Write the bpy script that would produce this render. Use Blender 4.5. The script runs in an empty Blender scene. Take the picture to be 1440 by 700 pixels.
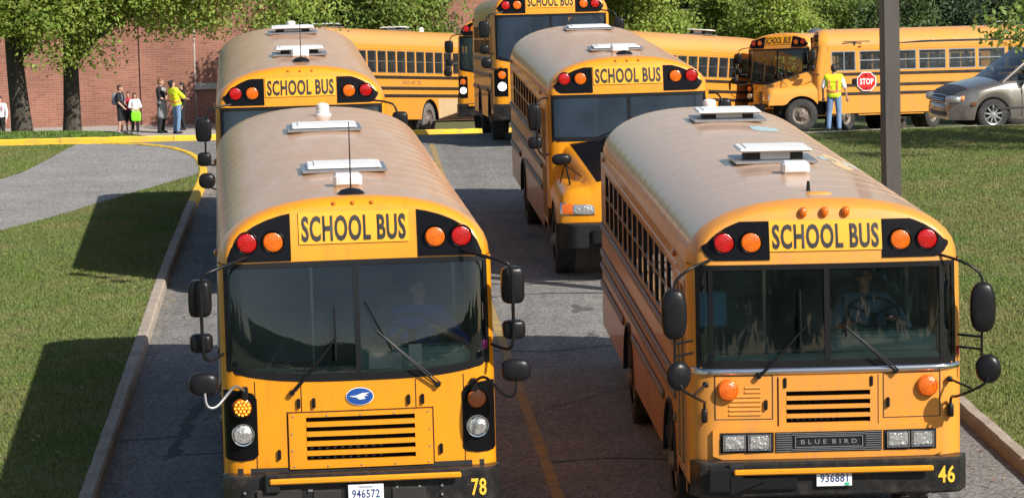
import bpy, bmesh, math, random
import numpy as np
from mathutils import Vector, Matrix, Quaternion

R = math.radians
PI = math.pi
random.seed(7)
RNG = np.random.default_rng(11)
SC = bpy.context.scene
COL = SC.collection

# ------------------------------------------------------------------ camera, sky, sun, exposure
cam_d = bpy.data.cameras.new('camera')
cam = bpy.data.objects.new('camera', cam_d)
COL.objects.link(cam)
cam_d.sensor_width = 36.0
cam_d.lens = 36.0 * 4900.0 / 1440.0
cam_d.clip_start = 0.5
cam_d.clip_end = 3000
cam.matrix_world = (Matrix.Translation((0, 0, 6.3)) @ Matrix.Rotation(R(90 - 6.5), 4, 'X')
                    @ Matrix.Rotation(R(-1.5), 4, 'Z'))
SC.camera = cam

SUN_DIR = Vector((0.92, -0.90, 1.0)).normalized()      # towards the sun
sun_el = math.asin(SUN_DIR.z)
sun_az = math.atan2(SUN_DIR.x, SUN_DIR.y)
world = bpy.data.worlds.new('World')
SC.world = world
world.use_nodes = True
wn = world.node_tree
bg = wn.nodes['Background']
sky = wn.nodes.new('ShaderNodeTexSky')
sky.sky_type = 'NISHITA'
sky.sun_disc = False
sky.sun_elevation = sun_el
sky.sun_rotation = sun_az
sky.air_density = 1.0
sky.dust_density = 1.2
wn.links.new(sky.outputs[0], bg.inputs[0])
bg.inputs[1].default_value = 0.085
sun_l = bpy.data.lights.new('sun', 'SUN')
sun_l.energy = 4.9
sun_l.angle = R(0.53)
sun_l.color = (1.0, 0.95, 0.87)
sun_o = bpy.data.objects.new('sun', sun_l)
COL.objects.link(sun_o)
sun_o.location = (30, -30, 40)
sun_o.rotation_euler = SUN_DIR.to_track_quat('Z', 'Y').to_euler()
SC.view_settings.view_transform = 'Standard'
SC.view_settings.look = 'None'
SC.view_settings.exposure = 0.40
SC.view_settings.gamma = 1.0
SC.cycles.max_bounces = 8
SC.cycles.transparent_max_bounces = 24
SC.cycles.caustics_reflective = False
SC.cycles.caustics_refractive = False
SC.cycles.use_denoising = True


# ------------------------------------------------------------------ materials
MATS = {}


def pm(name, col, rough=0.5, metal=0.0, coat=0.0, var=0.0, vscale=3.0, bump=0.0, bscale=40.0, spec=0.5,
       col2=None, island=0.0, vstretch=None, coat_r=0.08, detail=5.0, emit=None):
    """principled material; col2/var blend a second colour by noise; island varies each loose piece."""
    m = bpy.data.materials.new(name)
    m.use_nodes = True
    nt = m.node_tree
    b = nt.nodes['Principled BSDF']
    b.inputs['Roughness'].default_value = rough
    b.inputs['Metallic'].default_value = metal
    b.inputs['Coat Weight'].default_value = coat
    b.inputs['Coat Roughness'].default_value = coat_r
    b.inputs['Specular IOR Level'].default_value = spec
    c4 = (*col, 1)
    b.inputs['Base Color'].default_value = c4
    if emit:
        b.inputs['Emission Color'].default_value = (*emit[0], 1)
        b.inputs['Emission Strength'].default_value = emit[1]
    out = None
    tc = None
    if var or bump:
        tc = nt.nodes.new('ShaderNodeTexCoord')
        src = tc.outputs['Object']
        if vstretch:
            mp = nt.nodes.new('ShaderNodeMapping')
            mp.inputs['Scale'].default_value = vstretch
            nt.links.new(src, mp.inputs[0])
            src = mp.outputs[0]
    if var:
        n = nt.nodes.new('ShaderNodeTexNoise')
        n.inputs['Scale'].default_value = vscale
        n.inputs['Detail'].default_value = detail
        n.inputs['Roughness'].default_value = 0.65
        nt.links.new(src, n.inputs['Vector'])
        rmp = nt.nodes.new('ShaderNodeMapRange')
        rmp.inputs[1].default_value = 0.32
        rmp.inputs[2].default_value = 0.68
        rmp.inputs[3].default_value = 0.0
        rmp.inputs[4].default_value = var
        nt.links.new(n.outputs['Fac'], rmp.inputs[0])
        mx = nt.nodes.new('ShaderNodeMix')
        mx.data_type = 'RGBA'
        nt.links.new(rmp.outputs[0], mx.inputs['Factor'])
        mx.inputs[6].default_value = c4
        mx.inputs[7].default_value = (*(col2 or [c * 0.5 for c in col]), 1)
        out = mx.outputs[2]
    if island:
        g = nt.nodes.new('ShaderNodeNewGeometry')
        hsv = nt.nodes.new('ShaderNodeHueSaturation')
        mr = nt.nodes.new('ShaderNodeMapRange')
        mr.inputs[3].default_value = 1 - island
        mr.inputs[4].default_value = 1 + island
        nt.links.new(g.outputs['Random Per Island'], mr.inputs[0])
        nt.links.new(mr.outputs[0], hsv.inputs['Value'])
        mr2 = nt.nodes.new('ShaderNodeMapRange')
        mr2.inputs[3].default_value = 0.5 - island * 0.09
        mr2.inputs[4].default_value = 0.5 + island * 0.05
        nt.links.new(g.outputs['Random Per Island'], mr2.inputs[0])
        nt.links.new(mr2.outputs[0], hsv.inputs['Hue'])
        if out is not None:
            nt.links.new(out, hsv.inputs['Color'])
        else:
            hsv.inputs['Color'].default_value = c4
        out = hsv.outputs[0]
    if out is not None:
        nt.links.new(out, b.inputs['Base Color'])
    if bump:
        n2 = nt.nodes.new('ShaderNodeTexNoise')
        n2.inputs['Scale'].default_value = bscale
        n2.inputs['Detail'].default_value = 4
        nt.links.new(src, n2.inputs['Vector'])
        bp = nt.nodes.new('ShaderNodeBump')
        bp.inputs['Strength'].default_value = bump
        bp.inputs['Distance'].default_value = 0.02
        nt.links.new(n2.outputs['Fac'], bp.inputs['Height'])
        nt.links.new(bp.outputs[0], b.inputs['Normal'])
    MATS[name] = m
    return m


def glass_mat(name, tint, refl_ior, rough=0.015, haze=0.0, haze_col=(0.3, 0.33, 0.33)):
    m = bpy.data.materials.new(name)
    m.use_nodes = True
    nt = m.node_tree
    nt.nodes.remove(nt.nodes['Principled BSDF'])
    o = nt.nodes['Material Output']
    tr = nt.nodes.new('ShaderNodeBsdfTransparent')
    tr.inputs[0].default_value = (*tint, 1)
    gl = nt.nodes.new('ShaderNodeBsdfGlossy')
    gl.inputs['Roughness'].default_value = rough
    fr = nt.nodes.new('ShaderNodeFresnel')
    fr.inputs[0].default_value = refl_ior
    mx = nt.nodes.new('ShaderNodeMixShader')
    base = tr.outputs[0]
    if haze:
        df = nt.nodes.new('ShaderNodeBsdfDiffuse')
        df.inputs[0].default_value = (*haze_col, 1)
        nz = nt.nodes.new('ShaderNodeTexNoise')
        nz.inputs['Scale'].default_value = 1.7
        nz.inputs['Detail'].default_value = 6
        tcn = nt.nodes.new('ShaderNodeTexCoord')
        nt.links.new(tcn.outputs['Object'], nz.inputs['Vector'])
        mr = nt.nodes.new('ShaderNodeMapRange')
        mr.inputs[1].default_value = 0.3
        mr.inputs[2].default_value = 0.75
        mr.inputs[3].default_value = haze * 0.4
        mr.inputs[4].default_value = haze * 1.5
        nt.links.new(nz.outputs['Fac'], mr.inputs[0])
        m2 = nt.nodes.new('ShaderNodeMixShader')
        nt.links.new(mr.outputs[0], m2.inputs[0])
        nt.links.new(tr.outputs[0], m2.inputs[1])
        nt.links.new(df.outputs[0], m2.inputs[2])
        base = m2.outputs[0]
    nt.links.new(fr.outputs[0], mx.inputs[0])
    nt.links.new(base, mx.inputs[1])
    nt.links.new(gl.outputs[0], mx.inputs[2])
    nt.links.new(mx.outputs[0], o.inputs[0])
    MATS[name] = m
    return m


def leaf_mat(name, col, col2, trans=0.35):
    m = pm(name, col, rough=0.55, var=1.0, vscale=1.3, col2=col2, island=0.35, spec=0.3)
    nt = m.node_tree
    b = nt.nodes['Principled BSDF']
    o = nt.nodes['Material Output']
    t = nt.nodes.new('ShaderNodeBsdfTranslucent')
    src = b.inputs['Base Color'].links[0].from_socket
    hs = nt.nodes.new('ShaderNodeHueSaturation')
    hs.inputs['Hue'].default_value = 0.485
    hs.inputs['Value'].default_value = 1.5
    nt.links.new(src, hs.inputs['Color'])
    nt.links.new(hs.outputs[0], t.inputs[0])
    mx = nt.nodes.new('ShaderNodeMixShader')
    mx.inputs[0].default_value = trans
    nt.links.new(b.outputs[0], mx.inputs[1])
    nt.links.new(t.outputs[0], mx.inputs[2])
    nt.links.new(mx.outputs[0], o.inputs[0])
    return m


def brick_mat(name):
    m = bpy.data.materials.new(name)
    m.use_nodes = True
    nt = m.node_tree
    b = nt.nodes['Principled BSDF']
    b.inputs['Roughness'].default_value = 0.85
    tc = nt.nodes.new('ShaderNodeTexCoord')
    sp = nt.nodes.new('ShaderNodeSeparateXYZ')
    cb = nt.nodes.new('ShaderNodeCombineXYZ')
    nt.links.new(tc.outputs['Object'], sp.inputs[0])
    nt.links.new(sp.outputs[0], cb.inputs[0])
    nt.links.new(sp.outputs[2], cb.inputs[1])
    bt = nt.nodes.new('ShaderNodeTexBrick')
    bt.inputs['Color1'].default_value = (0.37, 0.155, 0.10, 1)
    bt.inputs['Color2'].default_value = (0.27, 0.112, 0.073, 1)
    bt.inputs['Mortar'].default_value = (0.37, 0.27, 0.22, 1)
    bt.inputs['Scale'].default_value = 1.0
    bt.inputs['Mortar Size'].default_value = 0.007
    bt.inputs['Brick Width'].default_value = 0.30
    bt.inputs['Row Height'].default_value = 0.082
    bt.inputs['Bias'].default_value = -0.1
    nt.links.new(cb.outputs[0], bt.inputs['Vector'])
    n = nt.nodes.new('ShaderNodeTexNoise')
    n.inputs['Scale'].default_value = 0.6
    n.inputs['Detail'].default_value = 8
    nt.links.new(tc.outputs['Object'], n.inputs['Vector'])
    mx = nt.nodes.new('ShaderNodeMix')
    mx.data_type = 'RGBA'
    mx.blend_type = 'MULTIPLY'
    mx.inputs['Factor'].default_value = 0.55
    nt.links.new(bt.outputs['Color'], mx.inputs[6])
    cr = nt.nodes.new('ShaderNodeValToRGB')
    cr.color_ramp.elements[0].position = 0.3
    cr.color_ramp.elements[0].color = (0.55, 0.52, 0.5, 1)
    cr.color_ramp.elements[1].position = 0.7
    cr.color_ramp.elements[1].color = (1.15, 1.1, 1.1, 1)
    nt.links.new(n.outputs['Fac'], cr.inputs[0])
    nt.links.new(cr.outputs[0], mx.inputs[7])
    nt.links.new(mx.outputs[2], b.inputs['Base Color'])
    bp = nt.nodes.new('ShaderNodeBump')
    bp.inputs['Strength'].default_value = 0.5
    bp.inputs['Distance'].default_value = 0.01
    nt.links.new(bt.outputs['Fac'], bp.inputs['Height'])
    bp.invert = True
    nt.links.new(bp.outputs[0], b.inputs['Normal'])
    MATS[name] = m
    return m


# bus paints
YEL = (0.78, 0.295, 0.006)
pm('paint', YEL, rough=0.36, coat=0.35, var=0.35, vscale=1.6, col2=(0.70, 0.27, 0.010), bump=0.10, bscale=1.6)
pm('paint_old', (0.74, 0.285, 0.026), rough=0.48, coat=0.12, var=0.6, vscale=1.4, col2=(0.66, 0.275, 0.05), bump=0.12, bscale=1.8)
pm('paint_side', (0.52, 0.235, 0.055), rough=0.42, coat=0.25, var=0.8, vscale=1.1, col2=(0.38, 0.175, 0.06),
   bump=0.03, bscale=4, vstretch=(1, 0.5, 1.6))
pm('paint_far', (0.76, 0.315, 0.03), rough=0.45, coat=0.2, var=0.45, vscale=0.8, col2=(0.66, 0.31, 0.07))
pm('paint_dust', (0.62, 0.44, 0.24), rough=0.8, var=0.6, vscale=2, col2=(0.5, 0.36, 0.2))
pm('roof_paint', (0.53, 0.26, 0.11), rough=0.42, coat=0.45, coat_r=0.11, var=0.8, vscale=0.7, col2=(0.42, 0.225, 0.11),
   bump=0.05, bscale=2.2, vstretch=(1.5, 0.45, 1), spec=0.4, detail=9)
pm('roof_pale', (0.54, 0.33, 0.20), rough=0.45, coat=0.50, coat_r=0.10, var=0.8, vscale=0.7, col2=(0.46, 0.30, 0.20),
   bump=0.05, bscale=2.2, vstretch=(1.5, 0.45, 1), spec=0.45, detail=9)
pm('roof_far', (0.72, 0.33, 0.06), rough=0.4, coat=0.3, coat_r=0.2, var=0.6, vscale=0.7, col2=(0.6, 0.32, 0.12))
pm('sign_yellow', (0.80, 0.36, 0.003), rough=0.5, coat=0.1)
pm('black_gloss', (0.005, 0.005, 0.006), rough=0.25, coat=0.0, spec=0.16)
pm('black_matte', (0.008, 0.008, 0.009), rough=0.6, var=0.5, vscale=6, col2=(0.02, 0.019, 0.018), spec=0.3)
pm('black_plastic', (0.009, 0.009, 0.010), rough=0.33, var=0.4, vscale=9, col2=(0.016, 0.016, 0.017), spec=0.25)
pm('bumper_black', (0.010, 0.010, 0.011), rough=0.36, var=0.7, vscale=7, col2=(0.03, 0.028, 0.026), bump=0.05, bscale=25, spec=0.25)
pm('letter_black', (0.01, 0.01, 0.01), rough=0.5)
pm('letter_yellow', (0.85, 0.5, 0.04), rough=0.5)
pm('letter_dust', (0.33, 0.16, 0.06), rough=0.7)
pm('rail_black', (0.02, 0.018, 0.017), rough=0.45, var=0.6, vscale=5, col2=(0.09, 0.065, 0.05))
pm('rail_faded', (0.085, 0.07, 0.065), rough=0.5, var=0.8, vscale=6, col2=(0.20, 0.14, 0.11))
pm('red_lens', (0.55, 0.006, 0.005), rough=0.15, coat=0.7, bump=0.25, bscale=95, var=0.8, vscale=22, col2=(0.28, 0.002, 0.002))
pm('amber_lens', (0.82, 0.17, 0.004), rough=0.15, coat=0.7, bump=0.25, bscale=95, var=0.8, vscale=22, col2=(0.55, 0.085, 0.002))
pm('amber_dull', (0.42, 0.10, 0.006), rough=0.2, coat=0.7, bump=0.2, bscale=70)
pm('marker_dull', (0.55, 0.17, 0.01), rough=0.3, coat=0.4)
pm('amber_lit', (0.9, 0.35, 0.02), rough=0.3, emit=((1.0, 0.42, 0.03), 1.3))
pm('headlight_lit', (0.9, 0.9, 0.85), rough=0.2, emit=((1.0, 0.93, 0.8), 3.0))
pm('chrome', (0.75, 0.75, 0.75), rough=0.14, metal=1.0)
pm('lens_clear', (0.66, 0.65, 0.62), rough=0.14, metal=0.7, coat=1.0, bump=0.9, bscale=26, var=0.7, vscale=11, col2=(0.42, 0.40, 0.35))
pm('steel_dull', (0.30, 0.30, 0.31), rough=0.45, metal=0.8)
pm('alu', (0.52, 0.53, 0.54), rough=0.38, metal=0.9, var=0.4, vscale=9)
pm('white_plastic', (0.74, 0.74, 0.73), rough=0.45, var=0.35, vscale=4, col2=(0.58, 0.56, 0.52))
pm('tyre', (0.02, 0.02, 0.021), rough=0.85, var=0.6, vscale=14, col2=(0.05, 0.047, 0.042), bump=0.2, bscale=60)
pm('tyre_dusty', (0.18, 0.165, 0.15), rough=0.95, var=0.6, vscale=9, col2=(0.10, 0.09, 0.085))
pm('rim', (0.26, 0.22, 0.18), rough=0.6, metal=0.2, var=0.8, vscale=9, col2=(0.09, 0.065, 0.05))
pm('chassis', (0.014, 0.013, 0.012), rough=0.8, var=0.6, vscale=5, col2=(0.035, 0.03, 0.026))
pm('ceiling_inner', (0.22, 0.22, 0.20), rough=0.6)
pm('inner_wall', (0.09, 0.10, 0.095), rough=0.6)
pm('floor_rubber', (0.03, 0.03, 0.03), rough=0.8)
pm('seat_vinyl', (0.035, 0.045, 0.04), rough=0.5, var=0.4, vscale=8, col2=(0.06, 0.07, 0.062))
pm('dash_teal', (0.30, 0.46, 0.41), rough=0.5, var=0.3, vscale=6, col2=(0.24, 0.38, 0.34))
pm('paper', (0.8, 0.8, 0.78), rough=0.8)
pm('paper_blue', (0.1, 0.3, 0.5), rough=0.6)
pm('pink_tag', (0.9, 0.05, 0.45), rough=0.6)
pm('emblem_blue', (0.012, 0.07, 0.30), rough=0.3, coat=0.5)
pm('emblem_white', (0.85, 0.85, 0.85), rough=0.4)
pm('stop_red', (0.62, 0.018, 0.012), rough=0.45)
pm('plate_white', (0.78, 0.80, 0.82), rough=0.45, var=0.3, vscale=12, col2=(0.6, 0.66, 0.7))
pm('plate_ink', (0.02, 0.04, 0.16), rough=0.5)
pm('sticker_green', (0.05, 0.45, 0.25), rough=0.5)
pm('patch_blue', (0.33, 0.52, 0.55), rough=0.6, var=0.5, vscale=5, col2=(0.5, 0.45, 0.4))
glass_mat('windshield_glass', (0.80, 0.89, 0.88), 1.80, haze=0.018, haze_col=(0.26, 0.40, 0.40))
glass_mat('windshield_far', (0.40, 0.47, 0.52), 1.75, haze=0.10, haze_col=(0.12, 0.2, 0.3))
glass_mat('side_glass', (0.62, 0.66, 0.66), 1.5, haze=0.04)
glass_mat('far_glass', (0.5, 0.53, 0.55), 1.55, haze=0.10, haze_col=(0.28, 0.3, 0.3))
glass_mat('car_glass', (0.25, 0.3, 0.33), 1.7)

# setting
pm('asphalt', (0.25, 0.235, 0.215), rough=0.92, var=0.9, vscale=1.0, col2=(0.165, 0.157, 0.146), bump=0.8, bscale=90, detail=14)
pm('path_asphalt', (0.30, 0.285, 0.265), rough=0.92, var=0.9, vscale=0.8, col2=(0.22, 0.21, 0.198), bump=0.8, bscale=80, detail=14)
pm('dry_leaf', (0.30, 0.18, 0.06), rough=0.8, island=0.5)
pm('oil_stain', (0.07, 0.067, 0.063), rough=0.75, var=0.8, vscale=6, col2=(0.13, 0.125, 0.118))
pm('tar', (0.022, 0.022, 0.023), rough=0.7)
pm('line_yellow', (0.42, 0.26, 0.07), rough=0.85, var=1.0, vscale=3.5, col2=(0.22, 0.17, 0.09), detail=10)
pm('curb_yellow', (0.78, 0.47, 0.02), rough=0.7, var=0.7, vscale=3, col2=(0.60, 0.36, 0.03), bump=0.3, bscale=30)
pm('concrete', (0.40, 0.335, 0.27), rough=0.9, var=0.9, vscale=2.6, col2=(0.25, 0.20, 0.155), bump=0.7, bscale=40, detail=10)
pm('sidewalk', (0.36, 0.34, 0.31), rough=0.9, var=0.6, vscale=1.5, col2=(0.28, 0.265, 0.24), bump=0.3, bscale=40)
pm('lawn_soil', (0.075, 0.118, 0.026), rough=0.95, var=1.0, vscale=0.45, col2=(0.14, 0.135, 0.052), bump=0.8, bscale=60, detail=12)
pm('blade', (0.105, 0.175, 0.030), rough=0.6, var=1.0, vscale=0.45, col2=(0.185, 0.19, 0.062), island=0.13, spec=0.25, detail=9)
pm('blade_green', (0.075, 0.155, 0.022), rough=0.6, var=0.8, vscale=0.5, col2=(0.14, 0.185, 0.04), island=0.3, spec=0.25)
pm('field', (0.075, 0.11, 0.03), rough=0.95, var=0.8, vscale=0.2, col2=(0.11, 0.11, 0.04))
pm('bark', (0.045, 0.036, 0.028), rough=0.95, var=0.9, vscale=5, col2=(0.10, 0.085, 0.068), bump=1.0, bscale=22, vstretch=(1, 1, 0.25))
pm('stone_band', (0.48, 0.45, 0.40), rough=0.8, var=0.4, vscale=3)
pm('joint', (0.40, 0.32, 0.27), rough=0.9)
pm('pole_brown', (0.058, 0.051, 0.046), rough=0.55, var=0.8, vscale=5, col2=(0.095, 0.082, 0.072), vstretch=(1, 1, 0.2))
pm('pole_dark', (0.03, 0.03, 0.03), rough=0.6)
brick_mat('brick')
leaf_mat('leaf_light', (0.16, 0.24, 0.042), (0.33, 0.41, 0.085), 0.45)
leaf_mat('leaf_mid', (0.11, 0.185, 0.036), (0.25, 0.33, 0.075), 0.42)
leaf_mat('leaf_dark', (0.040, 0.075, 0.020), (0.075, 0.12, 0.03), 0.3)
leaf_mat('leaf_pine', (0.025, 0.05, 0.022), (0.05, 0.08, 0.03), 0.15)
# people, van
pm('skin', (0.52, 0.30, 0.21), rough=0.5)
pm('hair_brown', (0.06, 0.032, 0.016), rough=0.6)
pm('hair_red', (0.22, 0.09, 0.035), rough=0.6)
pm('hair_dark', (0.018, 0.014, 0.012), rough=0.6)
pm('eye', (0.02, 0.015, 0.012), rough=0.2)
pm('hivis', (0.72, 0.85, 0.02), rough=0.7)
pm('hivis_band', (0.85, 0.25, 0.10), rough=0.6)
pm('hivis_silver', (0.6, 0.6, 0.58), rough=0.4)
pm('denim', (0.13, 0.22, 0.37), rough=0.9, var=0.6, vscale=7, col2=(0.20, 0.31, 0.47))
pm('cloth_white', (0.72, 0.72, 0.72), rough=0.9)
pm('cloth_black', (0.018, 0.018, 0.02), rough=0.9)
pm('cloth_grey', (0.33, 0.34, 0.35), rough=0.9, var=0.5, vscale=14)
pm('cloth_red', (0.42, 0.03, 0.035), rough=0.9)
pm('cloth_blue', (0.018, 0.07, 0.42), rough=0.85)
pm('cloth_lightblue', (0.16, 0.27, 0.36), rough=0.85, var=0.6, vscale=20, col2=(0.1, 0.17, 0.25))
pm('bag_green', (0.23, 0.78, 0.02), rough=0.6)
pm('bag_pink', (0.8, 0.06, 0.28), rough=0.6)
pm('bag_grey', (0.2, 0.22, 0.25), rough=0.8)
pm('bag_blue', (0.1, 0.25, 0.6), rough=0.7)
pm('van_paint', (0.29, 0.265, 0.23), rough=0.3, metal=0.75, coat=0.8)
pm('van_trim', (0.03, 0.03, 0.03), rough=0.5)
pm('van_amber', (0.75, 0.25, 0.05), rough=0.2, coat=0.6)
pm('rust', (0.12, 0.04, 0.015), rough=0.9)


def grain(name, amount, scale):
    """fine aggregate: multiply the colour by a small-scale cell noise"""
    nt = MATS[name].node_tree
    b = nt.nodes['Principled BSDF']
    src = b.inputs['Base Color'].links[0].from_socket
    tc = nt.nodes.new('ShaderNodeTexCoord')
    v = nt.nodes.new('ShaderNodeTexVoronoi')
    v.inputs['Scale'].default_value = scale
    nt.links.new(tc.outputs['Object'], v.inputs['Vector'])
    sp = nt.nodes.new('ShaderNodeSeparateColor')
    nt.links.new(v.outputs['Color'], sp.inputs[0])
    mr = nt.nodes.new('ShaderNodeMapRange')
    mr.inputs[3].default_value = 1 - amount
    mr.inputs[4].default_value = 1 + amount
    nt.links.new(sp.outputs[0], mr.inputs[0])
    mx = nt.nodes.new('ShaderNodeMix')
    mx.data_type = 'RGBA'
    mx.blend_type = 'MULTIPLY'
    mx.inputs['Factor'].default_value = 1.0
    nt.links.new(src, mx.inputs[6])
    nt.links.new(mr.outputs[0], mx.inputs[7])
    nt.links.new(mx.outputs[2], b.inputs['Base Color'])


def grime(name, col, amount, stretch=(3.0, 3.0, 0.5), scale=2.0, lo=0.5, hi=0.8):
    """road film: a second colour laid over the base in streaks and blotches"""
    nt = MATS[name].node_tree
    b = nt.nodes['Principled BSDF']
    src = b.inputs['Base Color'].links[0].from_socket
    tc = nt.nodes.new('ShaderNodeTexCoord')
    mp = nt.nodes.new('ShaderNodeMapping')
    mp.inputs['Scale'].default_value = stretch
    nt.links.new(tc.outputs['Object'], mp.inputs[0])
    n = nt.nodes.new('ShaderNodeTexNoise')
    n.inputs['Scale'].default_value = scale
    n.inputs['Detail'].default_value = 12
    n.inputs['Roughness'].default_value = 0.72
    nt.links.new(mp.outputs[0], n.inputs['Vector'])
    mr = nt.nodes.new('ShaderNodeMapRange')
    mr.inputs[1].default_value = lo
    mr.inputs[2].default_value = hi
    mr.inputs[4].default_value = amount
    nt.links.new(n.outputs['Fac'], mr.inputs[0])
    mx = nt.nodes.new('ShaderNodeMix')
    mx.data_type = 'RGBA'
    nt.links.new(mr.outputs[0], mx.inputs['Factor'])
    nt.links.new(src, mx.inputs[6])
    mx.inputs[7].default_value = (*col, 1)
    nt.links.new(mx.outputs[2], b.inputs['Base Color'])


grime('paint', (0.30, 0.14, 0.03), 0.55, (4, 4, .7), 2.2, .50, .85)
grime('paint_old', (0.36, 0.20, 0.09), 0.65, (4, 4, .7), 2.0, .46, .82)
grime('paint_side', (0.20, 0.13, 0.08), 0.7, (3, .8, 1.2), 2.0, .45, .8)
grime('paint_far', (0.40, 0.24, 0.11), 0.5, (2, 2, .6), 1.6, .48, .85)
grime('roof_paint', (0.62, 0.47, 0.37), 0.5, (2.2, .35, 1), 1.6, .45, .75)
grime('roof_pale', (0.38, 0.24, 0.15), 0.45, (2.2, .35, 1), 1.6, .48, .78)
grime('bumper_black', (0.10, 0.085, 0.07), 0.6, (2, 2, 2), 3.0, .5, .8)
grime('asphalt', (0.085, 0.083, 0.08), 0.75, (1.0, .10, 1), 1.4, .48, .8)
grime('path_asphalt', (0.13, 0.128, 0.12), 0.6, (.6, .6, .6), 1.2, .48, .8)
grime('curb_yellow', (0.30, 0.24, 0.14), 0.6, (1, 1, 1), 3.0, .5, .75)
grime('tyre', (0.12, 0.11, 0.10), 0.5, (1, 1, 1), 4.0, .45, .8)
grime('blade', (0.25, 0.205, 0.09), 0.7, (1, 1, 1), .8, .50, .74)
grime('lawn_soil', (0.20, 0.155, 0.085), 0.8, (1, 1, 1), .8, .50, .74)
grain('asphalt', 0.55, 42)
grain('path_asphalt', 0.5, 42)
grain('concrete', 0.25, 60)
grain('lawn_soil', 0.4, 50)


# ------------------------------------------------------------------ mesh helpers
class MB:
    def __init__(s):
        s.v, s.f, s.m = [], [], []
        s.mi = 0

    def add(s, vs, fs):
        o = len(s.v)
        s.v.extend([tuple(p) for p in vs])
        s.f.extend([tuple(i + o for i in f) for f in fs])
        s.m.extend([s.mi] * len(fs))

    def box(s, c, d, bev=0.0, rot=None):
        hx, hy, hz = d[0] / 2, d[1] / 2, d[2] / 2
        M = rot
        C = Vector(c)
        if bev <= 0:
            vs = [Vector((x, y, z)) for x in (-hx, hx) for y in (-hy, hy) for z in (-hz, hz)]
            fs = [(0, 1, 3, 2), (4, 6, 7, 5), (0, 4, 5, 1), (2, 3, 7, 6), (0, 2, 6, 4), (1, 5, 7, 3)]
        else:
            b = min(bev, hx * 0.98, hy * 0.98, hz * 0.98)
            vs, idx = [], {}
            for ix, x in enumerate((-1, 1)):
                for iy, y in enumerate((-1, 1)):
                    for iz, z in enumerate((-1, 1)):
                        for a in range(3):
                            k = [hx - b, hy - b, hz - b]
                            k[a] += b
                            idx[(x, y, z, a)] = len(vs)
                            vs.append(Vector((x * k[0], y * k[1], z * k[2])))
            fs = []
            S = (-1, 1)
            for x in S:
                fs.append([idx[(x, -1, -1, 0)], idx[(x, 1, -1, 0)], idx[(x, 1, 1, 0)], idx[(x, -1, 1, 0)]])
                fs.append([idx[(-1, x, -1, 1)], idx[(1, x, -1, 1)], idx[(1, x, 1, 1)], idx[(-1, x, 1, 1)]])
                fs.append([idx[(-1, -1, x, 2)], idx[(1, -1, x, 2)], idx[(1, 1, x, 2)], idx[(-1, 1, x, 2)]])
            for p in S:
                for q in S:
                    fs.append([idx[(p, q, -1, 0)], idx[(p, q, 1, 0)], idx[(p, q, 1, 1)], idx[(p, q, -1, 1)]])
                    fs.append([idx[(p, -1, q, 0)], idx[(p, 1, q, 0)], idx[(p, 1, q, 2)], idx[(p, -1, q, 2)]])
                    fs.append([idx[(-1, p, q, 1)], idx[(1, p, q, 1)], idx[(1, p, q, 2)], idx[(-1, p, q, 2)]])
                    for r_ in S:
                        fs.append([idx[(p, q, r_, 0)], idx[(p, q, r_, 1)], idx[(p, q, r_, 2)]])
        if M is not None:
            vs = [M @ p for p in vs]
        s.add([p + C for p in vs], fs)

    def tube(s, pts, rad, n=8, caps=True):
        pts = [Vector(p) for p in pts]
        if not hasattr(rad, '__len__'):
            rad = [rad] * len(pts)
        vs, fs = [], []
        up = None
        for i, p in enumerate(pts):
            a = pts[max(i - 1, 0)]
            b = pts[min(i + 1, len(pts) - 1)]
            t = (b - a)
            t = t.normalized() if t.length > 1e-9 else Vector((0, 0, 1))
            if up is None:
                up = Vector((0, 0, 1)) if abs(t.z) < 0.9 else Vector((1, 0, 0))
            sd = t.cross(up)
            if sd.length < 1e-6:
                sd = t.cross(Vector((0, 1, 0.3)))
            sd.normalize()
            up = sd.cross(t).normalized()
            for k in range(n):
                an = 2 * PI * k / n
                vs.append(p + (sd * math.cos(an) + up * math.sin(an)) * rad[i])
        for i in range(len(pts) - 1):
            for k in range(n):
                fs.append((i * n + k, i * n + (k + 1) % n, (i + 1) * n + (k + 1) % n, (i + 1) * n + k))
        if caps:
            fs.append(tuple(range(n - 1, -1, -1)))
            fs.append(tuple(range((len(pts) - 1) * n, len(pts) * n)))
        s.add(vs, fs)

    def lathe(s, prof, org, axis, n=20, sq=(1, 1), cap=True):
        """prof [(r, h)] about axis through org"""
        ax = Vector(axis).normalized()
        u = ax.orthogonal().normalized() if abs(ax.z) > 0.9 else Vector((0, 0, 1)).cross(ax).normalized()
        w = ax.cross(u)
        O = Vector(org)
        vs, fs = [], []
        for (r, h) in prof:
            for k in range(n):
                an = 2 * PI * k / n
                vs.append(O + ax * h + (u * math.cos(an) * sq[0] + w * math.sin(an) * sq[1]) * max(r, 1e-4))
        for i in range(len(prof) - 1):
            for k in range(n):
                fs.append((i * n + k, i * n + (k + 1) % n, (i + 1) * n + (k + 1) % n, (i + 1) * n + k))
        if cap and prof[0][0] > 1e-3:
            fs.append(tuple(range(n - 1, -1, -1)))
        if cap and prof[-1][0] > 1e-3:
            fs.append(tuple(range((len(prof) - 1) * n, len(prof) * n)))
        s.add(vs, fs)

    def grid(s, rows, close=False):
        nr, nc = len(rows), len(rows[0])
        vs = [p for r in rows for p in r]
        fs = []
        for i in range(nr - 1):
            for j in range(nc - 1 + (1 if close else 0)):
                fs.append((i * nc + j, i * nc + (j + 1) % nc, (i + 1) * nc + (j + 1) % nc, (i + 1) * nc + j))
        s.add(vs, fs)

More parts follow.
